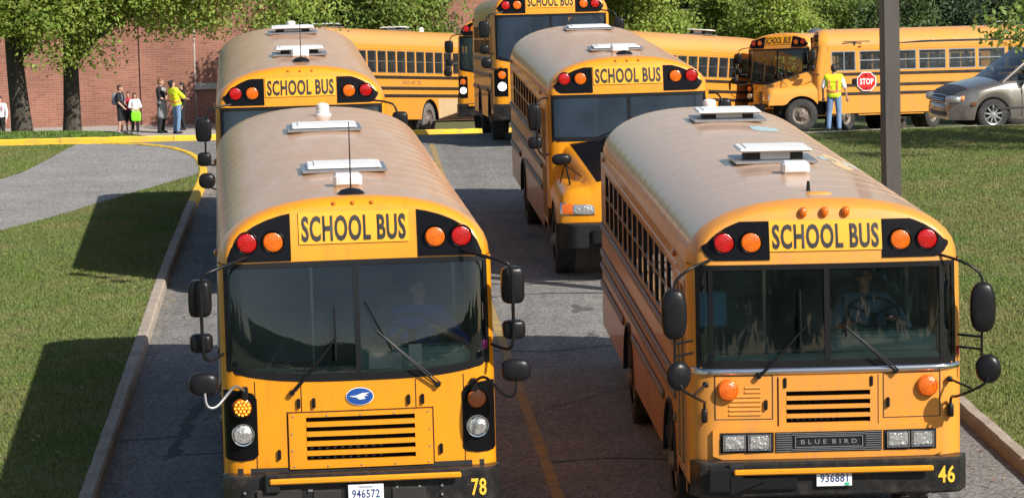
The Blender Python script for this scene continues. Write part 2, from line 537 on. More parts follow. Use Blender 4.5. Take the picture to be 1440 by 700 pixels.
    def sell(s, c, r, e=1.0, nu=16, nv=10, rot=None):
        """superellipsoid, e<1 boxy"""
        C = Vector(c)

        def pw(x):
            return math.copysign(abs(x) ** e, x)
        vs, fs = [], []
        for i in range(nv + 1):
            a = -PI / 2 + PI * i / nv
            for j in range(nu):
                b = 2 * PI * j / nu
                p = Vector((r[0] * pw(math.cos(a)) * pw(math.cos(b)), r[1] * pw(math.cos(a)) * pw(math.sin(b)), r[2] * pw(math.sin(a))))
                if rot is not None:
                    p = rot @ p
                vs.append(p + C)
        for i in range(nv):
            for j in range(nu):
                fs.append((i * nu + j, i * nu + (j + 1) % nu, (i + 1) * nu + (j + 1) % nu, (i + 1) * nu + j))
        s.add(vs, fs)

    def build(s, name, mat, parent=None, smooth=35, loc=None, weld=True):
        return link(name, s.mesh(name, mat, smooth, weld), parent, loc)

    def mesh(s, name, mat, smooth=35, weld=True):
        me = bpy.data.meshes.new(name)
        me.from_pydata([tuple(p) for p in s.v], [], s.f)
        mats = mat if isinstance(mat, (list, tuple)) else [mat]
        for q in mats:
            me.materials.append(MATS[q])
        if len(mats) > 1:
            me.polygons.foreach_set('material_index', s.m)
        if weld and len(s.f) < 60000:
            bm = bmesh.new()
            bm.from_mesh(me)
            bmesh.ops.remove_doubles(bm, verts=bm.verts, dist=1e-5)
            bmesh.ops.recalc_face_normals(bm, faces=bm.faces)
            bm.to_mesh(me)
            bm.free()
        if smooth:
            me.shade_smooth()
            me.set_sharp_from_angle(angle=R(smooth))
        me.update()
        return me


def link(name, data, parent=None, loc=None, rz=0.0):
    o = bpy.data.objects.new(name, data)
    COL.objects.link(o)
    if parent is not None:
        o.parent = parent
    if loc is not None:
        o.location = loc
    if rz:
        o.rotation_euler = (0, 0, rz)
    return o


def thing(name, label, cat, loc=(0, 0, 0), rz=0.0, group=None):
    o = link(name, None, None, loc, rz)
    o.empty_display_size = 0.3
    return tag(o, label, cat, group)


def tag(o, label, cat, group=None):
    o['label'] = label
    o['category'] = cat
    if group:
        o['group'] = group
    return o


def struct(o, kind='structure'):
    o['kind'] = kind
    return o


FONT_CACHE = {}


def text_verts(txt, bold=0.0):
    """flat glyph mesh of a text, unit box (x right, z up), as (verts, faces)"""
    key = (txt, bold)
    if key in FONT_CACHE:
        return FONT_CACHE[key]
    cu = bpy.data.curves.new('lettering_curve', 'FONT')
    cu.body = txt
    cu.size = 1.0
    cu.offset = bold
    cu.resolution_u = 3
    cu.space_character = 1.08
    ob = bpy.data.objects.new('lettering_tmp', cu)
    COL.objects.link(ob)
    dg = bpy.context.evaluated_depsgraph_get()
    ev = ob.evaluated_get(dg)
    me = ev.to_mesh()
    vs = np.array([v.co[:] for v in me.vertices])
    fs = [tuple(p.vertices) for p in me.polygons]
    ev.to_mesh_clear()
    bpy.data.objects.remove(ob)
    bpy.data.curves.remove(cu)
    mn, mx = vs.min(0), vs.max(0)
    vs = (vs - (mn + mx) / 2) / np.maximum(mx - mn, 1e-6)
    FONT_CACHE[key] = (vs[:, :2], fs)
    return FONT_CACHE[key]


def text_obj(name, txt, w, h, fn, mat, parent, bold=0.02, off=0.004):
    """fn(a, b) -> 3-D point for text coordinate a (right), b (up) in metres"""
    vs, fs = text_verts(txt, bold)
    mb = MB()
    mb.add([fn(a * w, b * h) for a, b in vs], fs)
    return mb.build(name, mat, parent, smooth=0)


# ------------------------------------------------------------------ terrain height
def ss(t):
    t = max(0.0, min(1.0, t))
    return t * t * (3 - 2 * t)


def zg(y, x=0.0):
    """ground height: gently rising drive, then falling away to the school; the right side lies a little lower"""
    side = -0.17 * ss((x - 4) / 3) * ss((y - 60) / 14) - 0.075 * ss((x - 2.5) / 4) * max(0.0, min(16.0, y - 107.5))
    if y < 30:
        return 0.0
    if y < 74:
        return 0.0045 * (y - 30) + side
    if y < 78:
        t = (y - 74) / 4
        return 0.198 + 4 * (0.0045 * t - 0.0865 * t * t / 2) + side
    if y < 106:
        return 0.043 - 0.082 * (y - 78) + side
    if y < 110:
        t = (y - 106) / 4
        return 0.043 - 0.082 * 28 - 4 * 0.082 * (t - t * t / 2) + side
    return -2.417 + side


# ------------------------------------------------------------------ setting
def offset_path(pts, d):
    out = []
    for i, p in enumerate(pts):
        a = Vector(pts[max(i - 1, 0)])
        b = Vector(pts[min(i + 1, len(pts) - 1)])
        t = (b - a).normalized()
        out.append((p[0] - t.y * d, p[1] + t.x * d))
    return out


def resample(pts, step):
    out = [Vector(pts[0])]
    for a, b in zip(pts[:-1], pts[1:]):
        a, b = Vector(a), Vector(b)
        n = max(1, int((b - a).length / step + 0.5))
        for k in range(1, n + 1):
            out.append(a.lerp(b, k / n))
    return [(p.x, p.y) for p in out]


def smooth_path(pts, it=2):
    for _ in range(it):
        q = [pts[0]]
        for a, b in zip(pts[:-1], pts[1:]):
            q.append((a[0] * .75 + b[0] * .25, a[1] * .75 + b[1] * .25))
            q.append((a[0] * .25 + b[0] * .75, a[1] * .25 + b[1] * .75))
        q.append(pts[-1])
        pts = q
    return pts


YS = sorted(set([-60, -20, 0, 15, 22] + list(range(26, 72, 4)) + list(np.arange(72, 80, 0.5)) + list(range(80, 106, 2)) + list(np.arange(106, 111, .5))
                + [114, 125, 140, 170, 230, 330, 500, 900]))


def interp_x(path, y):
    """x of a path that is monotonic in y"""
    for a, b in zip(path[:-1], path[1:]):
        if a[1] <= y <= b[1]:
            return a[0] + (b[0] - a[0]) * (y - a[1]) / max(b[1] - a[1], 1e-6)
    return path[0][0] if y < path[0][1] else path[-1][0]


def sheet(name, xs, ys, z, mat, f=None):
    mb = MB()
    mb.grid([[(x, y, zg(y, x) + z) for x in xs] for y in ys])
    return mb.build(name, mat, smooth=60)


ground = struct(sheet('ground', [-900, -300, -100, -40, -15, 0, 4, 5, 6, 7, 15, 40, 100, 300, 900], YS, -0.06, 'field'))
road = struct(sheet('road', [-60, -25, -10, -5, 0, 4, 4.5, 5, 5.5, 6, 6.5, 7, 10, 25, 60], [y for y in YS if 0 <= y <= 111], 0.0, 'asphalt'))

# centre line, worn: a run of dashes of paint with ragged ends
mb = MB()
ys = np.arange(24, 74, 0.35)
for a, b in zip(ys[:-1], ys[1:]):
    def lx(y):
        return 0.38 - 0.051 * (y - 33.8) 
    wa = 0.052 + 0.010 * random.random()
    mb.add([(lx(a) - wa, a, zg(a) + .004), (lx(a) + wa, a, zg(a) + .004), (lx(b) + wa, b, zg(b) + .004), (lx(b) - wa, b, zg(b) + .004)], [(0, 1, 2, 3)])
struct(mb.build('lane_line', 'line_yellow', smooth=0))

# tar filled cracks
for pts in [[(-4.2, 47.6), (-3.4, 48.2), (-2.2, 48.1), (0.5, 48.9), (2.0, 48.7)],
            [(-4.4, 37.5), (-3.7, 37.7), (-3.3, 40.2), (-3.5, 43.4)],
            [(0.0, 38.2), (0.6, 39.3), (1.5, 40.6), (1.9, 42.2)],
            [(-0.9, 50.4), (0.1, 49.9), (1.4, 50.3)],
            [(0.2, 35.5), (0.9, 35.7), (2.1, 35.4)],
            [(-3.72, 36.4), (-3.71, 37.6), (-3.74, 39.0), (-3.66, 40.6), (-3.62, 43.4)],
            [(-3.8, 36.5), (-3.2, 36.6), (-2.5, 36.55)],
            [(-0.6, 43.6), (0.4, 43.3), (1.6, 43.9)]]:
    mb = MB()
    pp = resample(pts, 0.25)
    L, Rr = [], []
    for p in pp:
        j = random.uniform(-.03, .03)
        w = random.uniform(.012, .035) * (4.5 if pts[0][0] == -3.72 else 1)
        L.append((p[0] + j, p[1] - w - .01, zg(p[1]) + .003))
        Rr.append((p[0] + j + w, p[1] + w + .01, zg(p[1]) + .003))
    mb.grid([L, Rr])
    struct(mb.build('tar_seam', 'tar', smooth=0))

for sx_, sy_, sr_ in [(0.9, 47.2, .22), (-0.5, 52.5, .3), (0.3, 56.0, .25), (1.0, 44.6, .14), (-1.2, 60.5, .35), (4.1, 33.4, .16), (-3.4, 47.0, .2), (-0.1, 45.8, .12), (0.5, 63.0, .3)]:
    mb = MB()
    n_ = 26
    vs_ = [(sx_, sy_, zg(sy_, sx_) + .0035)]
    for k in range(n_):
        a_ = 2 * PI * k / n_
        r_ = sr_ * (.6 + .3 * math.sin(3 * a_ + sx_ * 9) + .25 * random.random())
        vs_.append((sx_ + r_ * .8 * math.cos(a_), sy_ + r_ * 2.2 * math.sin(a_), zg(sy_ + r_ * 2.2 * math.sin(a_), sx_) + .0035))
    mb.add(vs_, [(0, 1 + k, 1 + (k + 1) % n_) for k in range(n_)])
    struct(mb.build('oil_stain', 'oil_stain', smooth=0))

CURB_H = 0.14


def curb(path, mats_fn, name, side=1, seg=2.4, w=0.17):
    """curb of separate cast sections along a path (roadside foot), body on the `side` of the path"""
    root = struct(link(name, None))
    pp = resample(path, 0.2)
    run, cur = [], [pp[0]]
    acc = 0
    for a, b in zip(pp[:-1], pp[1:]):
        cur.append(b)
        acc += math.hypot(b[0] - a[0], b[1] - a[1])
        if acc >= seg:
            run.append(cur)
            cur = [b]
            acc = 0
    if len(cur) > 1:
        run.append(cur)
    for sec in run:
        jz = random.uniform(-.006, .006)
        sec = [Vector(p) for p in sec]
        d0 = (sec[1] - sec[0]).normalized() * .006
        d1 = (sec[-1] - sec[-2]).normalized() * .006
        sec[0] = sec[0] + d0
        sec[-1] = sec[-1] - d1
        sec = [(p.x, p.y) for p in sec]
        o = [offset_path(sec, side * q) for q in (0, .012, .035, w - .02, w)]
        hs = [-.05, CURB_H - .03, CURB_H, CURB_H, CURB_H - .02]
        rows = []
        for i in range(len(sec)):
            rj = random.uniform(-.009, .005)
            rows.append([(o[k][i][0], o[k][i][1], zg(o[k][i][1], o[k][i][0]) + hs[k] + (jz + rj if k else 0)) for k in range(5)]
                        + [(o[4][i][0], o[4][i][1], zg(o[4][i][1], o[4][i][0]) - .05)])
        mb = MB()
        mb.grid(rows)
        n = 6
        mb.f.append(tuple(range(n)))
        mb.f.append(tuple(range(len(mb.v) - 1, len(mb.v) - n - 1, -1)))
        mb.m += [0, 0]
        mid = sec[len(sec) // 2]
        mb.build('curb_section', mats_fn(mid), root, smooth=30)
    return root


curbL = smooth_path([(-2.9, 12), (-3.9, 29), (-4.17, 34.3), (-4.74, 44.8), (-5.11, 51.5), (-5.62, 62.4), (-5.78, 66.3), (-6.0, 69.0), (-6.45, 71.6),
                     (-7.3, 73.6), (-8.4, 74.5), (-9.6, 74.75), (-14, 74.9), (-40, 75.0)])
curb(curbL, lambda p: 'curb_yellow' if p[1] > 62.8 else 'concrete', 'left_curb', 1)
curbR = smooth_path([(6.1, 12), (5.25, 29), (4.87, 37.2), (4.1, 52), (3.55, 64), (3.75, 69.5), (4.7, 73), (6.5, 74.6), (9, 75.2), (14, 75.5), (45, 75.6)])
curb(curbR, lambda p: 'concrete', 'right_curb', -1)
curbF = smooth_path([(-40, 78.0), (-20, 78.05), (-11.4, 78.1), (-9, 78.2), (-6.7, 78.5), (-4.6, 80), (-3.4, 83), (-2.6, 86), (-0.9, 88.3), (1.5, 88.7), (3.2, 90.5)])
curb(curbF, lambda p: 'curb_yellow', 'far_curb', 1, w=0.28)


def poly_strip(name, left_fn, right_fn, ys, z, mat, nx=6):
    mb = MB()
    rows = []
    for y in ys:
        a, b = left_fn(y), right_fn(y)
        rows.append([(a + (b - a) * k / nx, y, zg(y) + z) for k in range(nx + 1)])
    mb.grid(rows)
    return mb.build(name, mat, smooth=60)


LW = CURB_H - .025
cLin = offset_path(curbL, 0.16)
cLin_m = [p for i, p in enumerate(cLin) if p[1] < 74.6 and (i == 0 or p[1] > cLin[i - 1][1])]
yl = [12, 20, 26] + list(np.arange(28, 74.6, 0.75)) + [74.6, 74.9]
lawn_left = struct(poly_strip('lawn_left', lambda y: -60, lambda y: interp_x(cLin_m, y) if y <= 74.5 else -9.0, yl, LW, 'lawn_soil', 10))
# asphalt footpath across the island
mb = MB()
pa = smooth_path([(-30, 26), (-14, 46.5), (-8.5, 57.3), (-7.2, 62.6), (-6.3, 65.9), (-6.02, 66.9)])
pb = smooth_path([(-30, 46), (-15, 58), (-9.7, 65.7), (-9.4, 71.5), (-9.3, 74.2), (-9.25, 74.85)])
pc = [(-6.02, 66.9)] + [p for p in offset_path(curbL, .172) if 67.1 < p[1] < 74.8 and p[0] > -9.1] + [(-9.25, 74.85)]


def along(path, n):
    d = [0]
    for a, b in zip(path[:-1], path[1:]):
        d.append(d[-1] + math.hypot(b[0] - a[0], b[1] - a[1]))
    out = []
    for k in range(n):
        t = d[-1] * k / (n - 1)
        for i in range(len(d) - 1):
            if t <= d[i + 1] + 1e-9:
                u = (t - d[i]) / max(d[i + 1] - d[i], 1e-9)
                out.append((path[i][0] + (path[i + 1][0] - path[i][0]) * u, path[i][1] + (path[i + 1][1] - path[i][1]) * u))
                break
    return out


A_, B_ = along(pa, 30), along(pb, 30)
C_ = along(pc, 13)
rows = []
for i in range(30):
    row = [(A_[i][0] + (B_[i][0] - A_[i][0]) * k / 12, A_[i][1] + (B_[i][1] - A_[i][1]) * k / 12) for k in range(13)]
    rows.append(row)
rows.append(C_)
rag = lambda p: (p[0], p[1], zg(p[1]) + LW + .004)
mb.grid([[rag(p) for p in r] for r in rows])
footpath = struct(mb.build('footpath', 'path_asphalt', smooth=60))
PATH_POLY = [(p[0], p[1]) for p in A_] + C_ + [(p[0], p[1]) for p in reversed(B_)]

cRin = offset_path(curbR, -0.16)
cRin_m = [p for i, p in enumerate(cRin) if p[1] < 75.4 and (i == 0 or p[1] > cRin[i - 1][1])]


def right_edge(y):
    return interp_x(cRin_m, y)


def mound(x, y):
    return zg(y, x) - zg(y)


mb = MB()
rows = []
for y in [12, 20, 26] + list(np.arange(28, 75.4, 0.75)) + [75.4]:
    a = right_edge(y)
    rows.append([(a + (60 - a) * (k / 24) ** 2, y, zg(y) + LW + mound(a + (60 - a) * (k / 24) ** 2, y)) for k in range(25)])
mb.grid(rows)
lawn_right = struct(mb.build('lawn_right', 'lawn_soil', smooth=60))

# far side: sidewalk and lawn in front of the school
cFin = offset_path(curbF, 0.27)
cf = [p for p in cFin if p[0] > -40]


def far_edge(x):
    for a, b in zip(cf[:-1], cf[1:]):
        if a[0] <= x <= b[0]:
            return a[1] + (b[1] - a[1]) * (x - a[0]) / max(b[0] - a[0], 1e-6)
    return 78.3


def rise(y, x):
    y0_ = far_edge(x) + .05 + max(0, x + 11.8) * 1.6
    return .15 * ss((y - y0_) / 2.5) * (1 - ss((y - 90) / 13)) * ss((-9.3 - x) / 1.5)


def lawn_span(x):
    y0_ = far_edge(x) + .05 + max(0, x + 11.8) * 1.6
    y1_ = 105.5 if x < -11 else 105.5 - (x + 11) * 9
    return y0_, y1_


FY = list(np.arange(0, 3.0, .25)) + list(np.arange(3.0, 36.5, .75))
mb = MB()
rows = []
for x in [-40, -30, -22, -17, -14, -12.4, -11.6, -10.8, -10.0, -9.5, -9.2, -8.8, -8, -7, -6, -5.2]:
    y0 = far_edge(x)
    la, lb = lawn_span(x)
    rows.append([(x, min(y0 + d, 114.2), zg(min(y0 + d, 114.2)) + LW - (.16 if x < -9.25 and la + .3 < y0 + d < lb - .3 else 0)) for d in FY])
mb.grid(rows)
struct(mb.build('sidewalk', 'sidewalk', smooth=60))
mb = MB()
rows = []
for x in [-40, -30, -22, -17, -14, -12.4, -11.6, -10.8, -10.0, -9.5, -9.3]:
    y0, y1 = lawn_span(x)
    ts_ = [0, .01, .03, .05, .07, .1] + list(np.linspace(.13, 1, 28))
    rows.append([(x, y0 + (y1 - y0) * k, zg(y0 + (y1 - y0) * k) + LW + .012 + rise(y0 + (y1 - y0) * k, x)) for k in ts_])
mb.grid(rows)
struct(mb.build('lawn_far', 'lawn_soil', smooth=60))


def in_poly(px, py, poly):
    c = np.zeros(len(px), bool)
    j = len(poly) - 1
    for i in range(len(poly)):
        xi, yi = poly[i]
        xj, yj = poly[j]
        m = ((yi > py) != (yj > py)) & (px < (xj - xi) * (py - yi) / (yj - yi + 1e-12) + xi)
        c ^= m
        j = i
    return c


def grass(name, x0f, x1f, y0, y1, n, z_extra, mat, excl=None, hmin=.018, hmax=.042, wid=.0075, zfun=None):
    y = y0 + (y1 - y0) * RNG.random(n)
    xa = np.array([x0f(v) for v in y])
    xb = np.array([x1f(v) for v in y])
    x = xa + (xb - xa) * RNG.random(n)
    # thinner where bare
    keep = (np.sin(x * 1.7 + np.sin(y * .9) * 2) + np.sin(y * 1.3 + x * .6) * .9) + RNG.normal(0, 1.2, n) > -2.2
    if excl is not None:
        keep &= ~in_poly(x, y, excl)
    x, y = x[keep], y[keep]
    n = len(x)
    z = np.array([zg(v) for v in y]) + z_extra
    if zfun is not None:
        z += np.array([zfun(a, b) for a, b in zip(x, y)])
    h = hmin + (hmax - hmin) * RNG.random(n)
    an = RNG.random(n) * 2 * PI
    w = wid * (0.6 + 0.8 * RNG.random(n))
    lean = RNG.normal(0, .5, (n, 2)) * h[:, None]
    v = np.empty((n, 3, 3), np.float32)
    v[:, 0] = np.stack([x - np.cos(an) * w, y - np.sin(an) * w, z - .005], 1)
    v[:, 1] = np.stack([x + np.cos(an) * w, y + np.sin(an) * w, z - .005], 1)
    v[:, 2] = np.stack([x + lean[:, 0], y + lean[:, 1], z + h], 1)
    me = bpy.data.meshes.new(name)
    me.vertices.add(n * 3)
    me.vertices.foreach_set('co', v.reshape(-1))
    me.loops.add(n * 3)
    me.loops.foreach_set('vertex_index', np.arange(n * 3, dtype=np.int32))
    me.polygons.add(n)
    me.polygons.foreach_set('loop_start', np.arange(0, n * 3, 3, dtype=np.int32))
    me.polygons.foreach_set('loop_total', np.full(n, 3, np.int32))
    me.materials.append(MATS[mat])
    me.update()
    me.validate()
    o = link(name, me)
    o['kind'] = 'stuff'
    return o


grass('grass', lambda y: -4.9 - (y - 30) * .085 - 4.2, lambda y: interp_x(cLin_m, y), 29, 74.4, 480000, LW, 'blade', PATH_POLY)
grass('grass', right_edge, lambda y: max(9.0, y * .155 + 3.0), 32, 75.3, 520000, LW, 'blade', zfun=mound)
grass('grass', lambda y: -17.5, lambda y: -11.8 + max(0, min(2.2, (y - 78.6) / 1.7)) if y < 92 else -10.6, 78.9, 103, 110000, LW, 'blade_green', wid=.02, hmax=.09, zfun=lambda x, y: rise(y, x))

# ------------------------------------------------------------------ school building
school = thing('school_building', 'long red brick school wall behind the children and trees', 'building', (0, 114.2, -2.42))
mb = MB()
# brick bays: wall panels between recessed joints
edges = [-46, -36, -26.4, -17.0, -12.06, -10.25]
for a, b in zip(edges[:-1], edges[1:]):
    mb = MB()
    mb.box(((a + b) / 2, 4.0, 3.0), (b - a - .05, 8.0, 6.0))
    mb.build('brick_panel', 'brick', school, smooth=0)
mb = MB()
mb.box((-21.9, 4.15, 2.95), (48.4, 7.9, 5.9))
mb.build('joint_backing', 'joint', school, smooth=0)
mb = MB()
mb.box((-3.9, 4.06, .63), (12.7, 7.9, 1.26))
mb.build('lower_brick_panel', 'brick', school, smooth=0)
mb = MB()
mb.box((-3.9, 4.12, 3.8), (12.7, 7.9, 4.7))
mb.build('upper_brick_panel', 'brick', school, smooth=0)
mb = MB()
mb.box((-3.9, 4.0, 1.33), (12.74, 8.05, .2), .015)
mb.build('stone_ledge', 'stone_band', school)
for x in [e for e in edges[1:]]:
    mb = MB()
    mb.box((x, .18, 3.0), (.05, .2, 5.9), .008)
    mb.build('downpipe' if x == -10.25 else 'joint_strip', 'stone_band' if x == -10.25 else 'joint', school)
mb = MB()
mb.box((-19.7, 4.0, 6.08), (52.9, 8.3, .2), .03)
mb.build('coping', 'stone_band', school)

# ------------------------------------------------------------------ poles
t = thing('lamp_post', 'square brown metal lamp post rising from the lawn behind bus 46', 'lamp post', (5.01, 45.6, zg(45.6) + LW))
t.rotation_euler = (0, 0, R(8))
mb = MB()
mb.box((0, 0, .12), (.42, .42, .5), .03)
mb.build('footing', 'concrete', t)
mb = MB()
mb.box((0, 0, 4.5), (.225, .225, 8.6), .02)
mb.build('post', 'pole_brown', t)
mb = MB()
mb.box((-.55, 0, 8.7), (1.0, .08, .08), .01)
mb.build('arm', 'pole_brown', t)
mb = MB()
mb.box((-1.2, 0, 8.72), (.62, .34, .16), .04)
mb.build('lamp_head', 'pole_brown', t)
t = thing('utility_pole', 'thin dark pole among the trees beyond the buses', 'pole', (16.5, 130, -3.7))
mb = MB()
mb.tube([(0, 0, 0), (0, 0, 7.5)], [.11, .08], 10)
mb.build('shaft', 'pole_dark', t)
mb = MB()
mb.box((0, 0, 7.3), (.9, .12, .12), .01)
mb.build('cross_arm', 'pole_dark', t)


# ------------------------------------------------------------------ trees
def tree(name, label, base, h_trunk, r_trunk, crown_c, crown_r, n_clump, per, leaf, mat, group=None, seed=1, lean=(0, 0), low=0.0, clump_r=(.45, .95), limbs=10, drops=()):
    """trunk with limbs, crown of leaf clumps through an uneven ellipsoid; crown_c relative to base"""
    rng = np.random.default_rng(seed)
    root = thing(name, label, 'tree', base, 0, group)
    C = np.array(crown_c, float)
    CR = np.array(crown_r, float)
    cl = []
    while len(cl) < n_clump:
        d = rng.normal(size=3)
        d /= np.linalg.norm(d)
        rr = rng.random() ** (1 / 2.2)
        bump = 0.82 + 0.25 * math.sin(3 * math.atan2(d[1], d[0]) + seed) * math.cos(2 * d[2] + seed)
        p = C + d * CR * rr * bump
        if p[2] < low:
            continue
        cl.append(p)
    cl += [np.array(q, float) for q in drops]
    cl = np.array(cl)
    # trunk
    mb = MB()
    top = np.array([lean[0], lean[1], C[2] + CR[2] * .55])
    pts, rad = [], []
    for k in range(9):
        t_ = k / 8
        pts.append((top[0] * t_ + .06 * math.sin(3 * t_ + seed), top[1] * t_ + .05 * math.cos(4 * t_ + seed) - .05, -0.15 + (top[2] + .15) * t_))
        flare = 1.0 + .16 * max(0, 1 - t_ * 9)
        rad.append(r_trunk * flare * (1 - .80 * t_ ** 1.3))
    mb.tube(pts, rad, 12)
    order = rng.permutation(len(cl))
    for i in order[:limbs]:
        e = cl[i]
        s0 = h_trunk * (0.75 + .55 * rng.random())
        s0 = min(s0, top[2] * .8)
        f = s0 / top[2]
        a = np.array([top[0] * f, top[1] * f, s0])
        m = (a + e) / 2 + np.array([0, 0, .12 * np.linalg.norm(e - a)])
        r0 = r_trunk * (.28 + .22 * rng.random())
        pp = []
        for k in range(7):
            u = k / 6
            q = a * (1 - u) ** 2 + 2 * m * u * (1 - u) + e * u * u
            pp.append(q + rng.normal(0, .04, 3) * u)
        mb.tube(pp, [r0 * (1 - .88 * k / 6) for k in range(7)], 6)
    mb.build('trunk', 'bark', root, smooth=60)
    # leaves
    n = len(cl) * per
    idx = np.repeat(np.arange(len(cl)), per)
    d = rng.normal(size=(n, 3))
    d /= np.linalg.norm(d, axis=1)[:, None]
    rad_c = rng.uniform(clump_r[0], clump_r[1], len(cl))
    rr = rng.random(n) ** (1 / 2.4)
    p = cl[idx] + d * (rad_c[idx] * rr)[:, None] * np.array([1.15, 1.15, .75])
    nrm = d * .7 + rng.normal(0, .5, (n, 3)) + np.array([0.25, -.25, .5])
    nrm /= np.linalg.norm(nrm, axis=1)[:, None]
    t1 = np.cross(nrm, rng.normal(size=(n, 3)))
    t1 /= np.linalg.norm(t1, axis=1)[:, None]
    t2 = np.cross(nrm, t1)
    sz = leaf * rng.uniform(.6, 1.25, n)
    l1 = t1 * sz[:, None]
    l2 = t2 * (sz * .5)[:, None]
    fold = nrm * (sz * .18)[:, None]
    v = np.empty((n, 4, 3), np.float32)
    v[:, 0] = p - l1
    v[:, 1] = p - l2 + fold
    v[:, 2] = p + l1
    v[:, 3] = p + l2 + fold
    me = bpy.data.meshes.new('crown')
    me.vertices.add(n * 4)
    me.vertices.foreach_set('co', v.reshape(-1))
    me.loops.add(n * 4)
    me.loops.foreach_set('vertex_index', np.arange(n * 4, dtype=np.int32))
    me.polygons.add(n)
    me.polygons.foreach_set('loop_start', np.arange(0, n * 4, 4, dtype=np.int32))
    me.polygons.foreach_set('loop_total', np.full(n, 4, np.int32))
    me.materials.append(MATS[mat])
    me.update()
    me.validate()
    link('crown', me, root)
    return root


def gz(y, e=0.0):
    return zg(y) + e


# the two shade trees on the far lawn
tree('shade_tree', 'thick trunked shade tree on the lawn with a forked trunk', (-12.42, 89, gz(89, LW + .12)), 2.2, .27, (0.2, -.2, 4.6), (4.2, 3.4, 3.1), 190, 210, .062,
     'leaf_light', None, 3, (-.3, 0), 2.8, limbs=18, drops=[(-2, -1, 2.5), (1.2, -1.2, 2.6), (-.6, -1.5, 2.9), (0.9, -1.8, 2.2)] + [(-2.8 + .55 * k, -1.9 + .3 * (k % 3), 2.9 + .35 * ((k * 7) % 3)) for k in range(10)])
tree('shade_tree', 'straight trunked shade tree beside the forked tree with leaves hanging low', (-11.3, 89.6, gz(89.6, LW + .12)), 2.3, .235, (2.2, -.5, 4.4), (4.9, 3.4, 3.0), 235, 210, .062,
     'leaf_light', None, 8, (.2, 0), 2.75, limbs=18,
     drops=[(.4, -1.2, 2.15), (.9, -.9, 2.2), (0, -1.2, 2.25), (5.3, -1.2, 2.8), (-.8, -1, 2.5)] + [(-1.4 + .52 * k, -1.9 + .3 * (k % 3), 2.95 + .33 * ((k * 7) % 4)) for k in range(17)])
# trees in front of the wall, behind the parked bus
for k, (x, y, s, m, lab) in enumerate([(-6.3, 110.3, 5, 'leaf_mid', 'leafy tree by the brick wall behind bus 78'),
                                       (-3.7, 111.2, 6, 'leaf_dark', 'dark leafy tree by the brick wall above the dusty bus'),
                                       (-3.4, 109.0, 9, 'leaf_mid', 'lighter green tree by the brick wall nearest the end of the dusty bus')]):
    tree('wall_tree', lab, (x, y, gz(y)), 1.5, .16, (0, 0, 4.0), (2.0, 1.8, 2.4), 90, 170, .08, m, None, 20 + s, limbs=8, low=1.5)
# woods beyond the buses on the right
spots = [(2.6, 124, 'leaf_mid'), (5.0, 121, 'leaf_light'), (7.5, 125, 'leaf_mid'), (9.6, 121.5, 'leaf_light'), (11.6, 126, 'leaf_mid'),
         (13.8, 122.5, 'leaf_dark'), (16.0, 127, 'leaf_pine'), (18.4, 123, 'leaf_pine'), (20.6, 127, 'leaf_pine'), (23.0, 124, 'leaf_dark')]
KIND = {'leaf_light': 'pale green low branched tree beyond the buses', 'leaf_mid': 'mid green low branched tree beyond the buses',
        'leaf_dark': 'dark green low branched tree beyond the stop-sign bus', 'leaf_pine': 'dark bluish pine beyond the minivan and stop-sign bus'}
for k, (x, y, m) in enumerate(spots):
    tree('background_tree', KIND[m], (x, y, zg(y, x) - .05), .9, .14, (0, 0, 3.4), (1.75, 1.6, 3.1), 85, 150, .085, m,
         KIND[m].split(' beyond')[0] + ' group', 40 + k, limbs=8, low=.4)
tree('background_tree', 'big dark tree filling the gap behind the row of bushes', (8, 136, -3.6), 1.5, .25, (0, 0, 4.5), (7.5, 2.6, 4.3), 150, 100, .13, 'leaf_dark', None, 61, limbs=10, low=.3)
tree('background_tree', 'big dark pine mass behind the thin dark pole', (21, 137, -3.6), 1.5, .25, (0, 0, 4.5), (8, 2.6, 4.3), 150, 100, .13, 'leaf_pine', None, 62, limbs=10, low=.3)
# tree on the right lawn, only a low branch reaches the picture
tree('lawn_tree', 'lawn tree whose low branch hangs over the minivan', (14.6, 67.2, gz(67.2, LW - .09)), 2.6, .22, (0, 0, 5.6), (3.9, 3.9, 3.0), 130, 120, .075, 'leaf_mid', None, 71, low=2.6,
     limbs=12, clump_r=(.3, .8), drops=[(-4.6, -1.2, 3.0), (-4.95, -1.2, 2.75), (-5.2, -1.3, 2.55), (-4.8, -1.1, 2.35)])

# unseen wood added behind the camera to darken reflections in glass and black paint
rng_ = np.random.default_rng(5)
n = 70000
cx_ = rng_.uniform(-70, 70, n)
hh = 7 + 2.5 * np.sin(cx_ * .35) + 2 * np.sin(cx_ * .83 + 1)
v_ = np.stack([cx_, -62 + rng_.normal(0, 2.2, n), hh * np.sqrt(rng_.random(n))], 1)
t1_ = rng_.normal(size=(n, 3)); t2_ = rng_.normal(size=(n, 3))
quad = np.empty((n, 4, 3), np.float32)
quad[:, 0] = v_ - t1_ * .35; quad[:, 1] = v_ - t2_ * .25; quad[:, 2] = v_ + t1_ * .35; quad[:, 3] = v_ + t2_ * .25
me = bpy.data.meshes.new('added_reflection_wood')
me.from_pydata(quad.reshape(-1, 3).tolist(), [], np.arange(n * 4).reshape(-1, 4).tolist())
me.materials.append(MATS['leaf_dark'])
struct(link('added_reflection_wood', me), 'stuff')

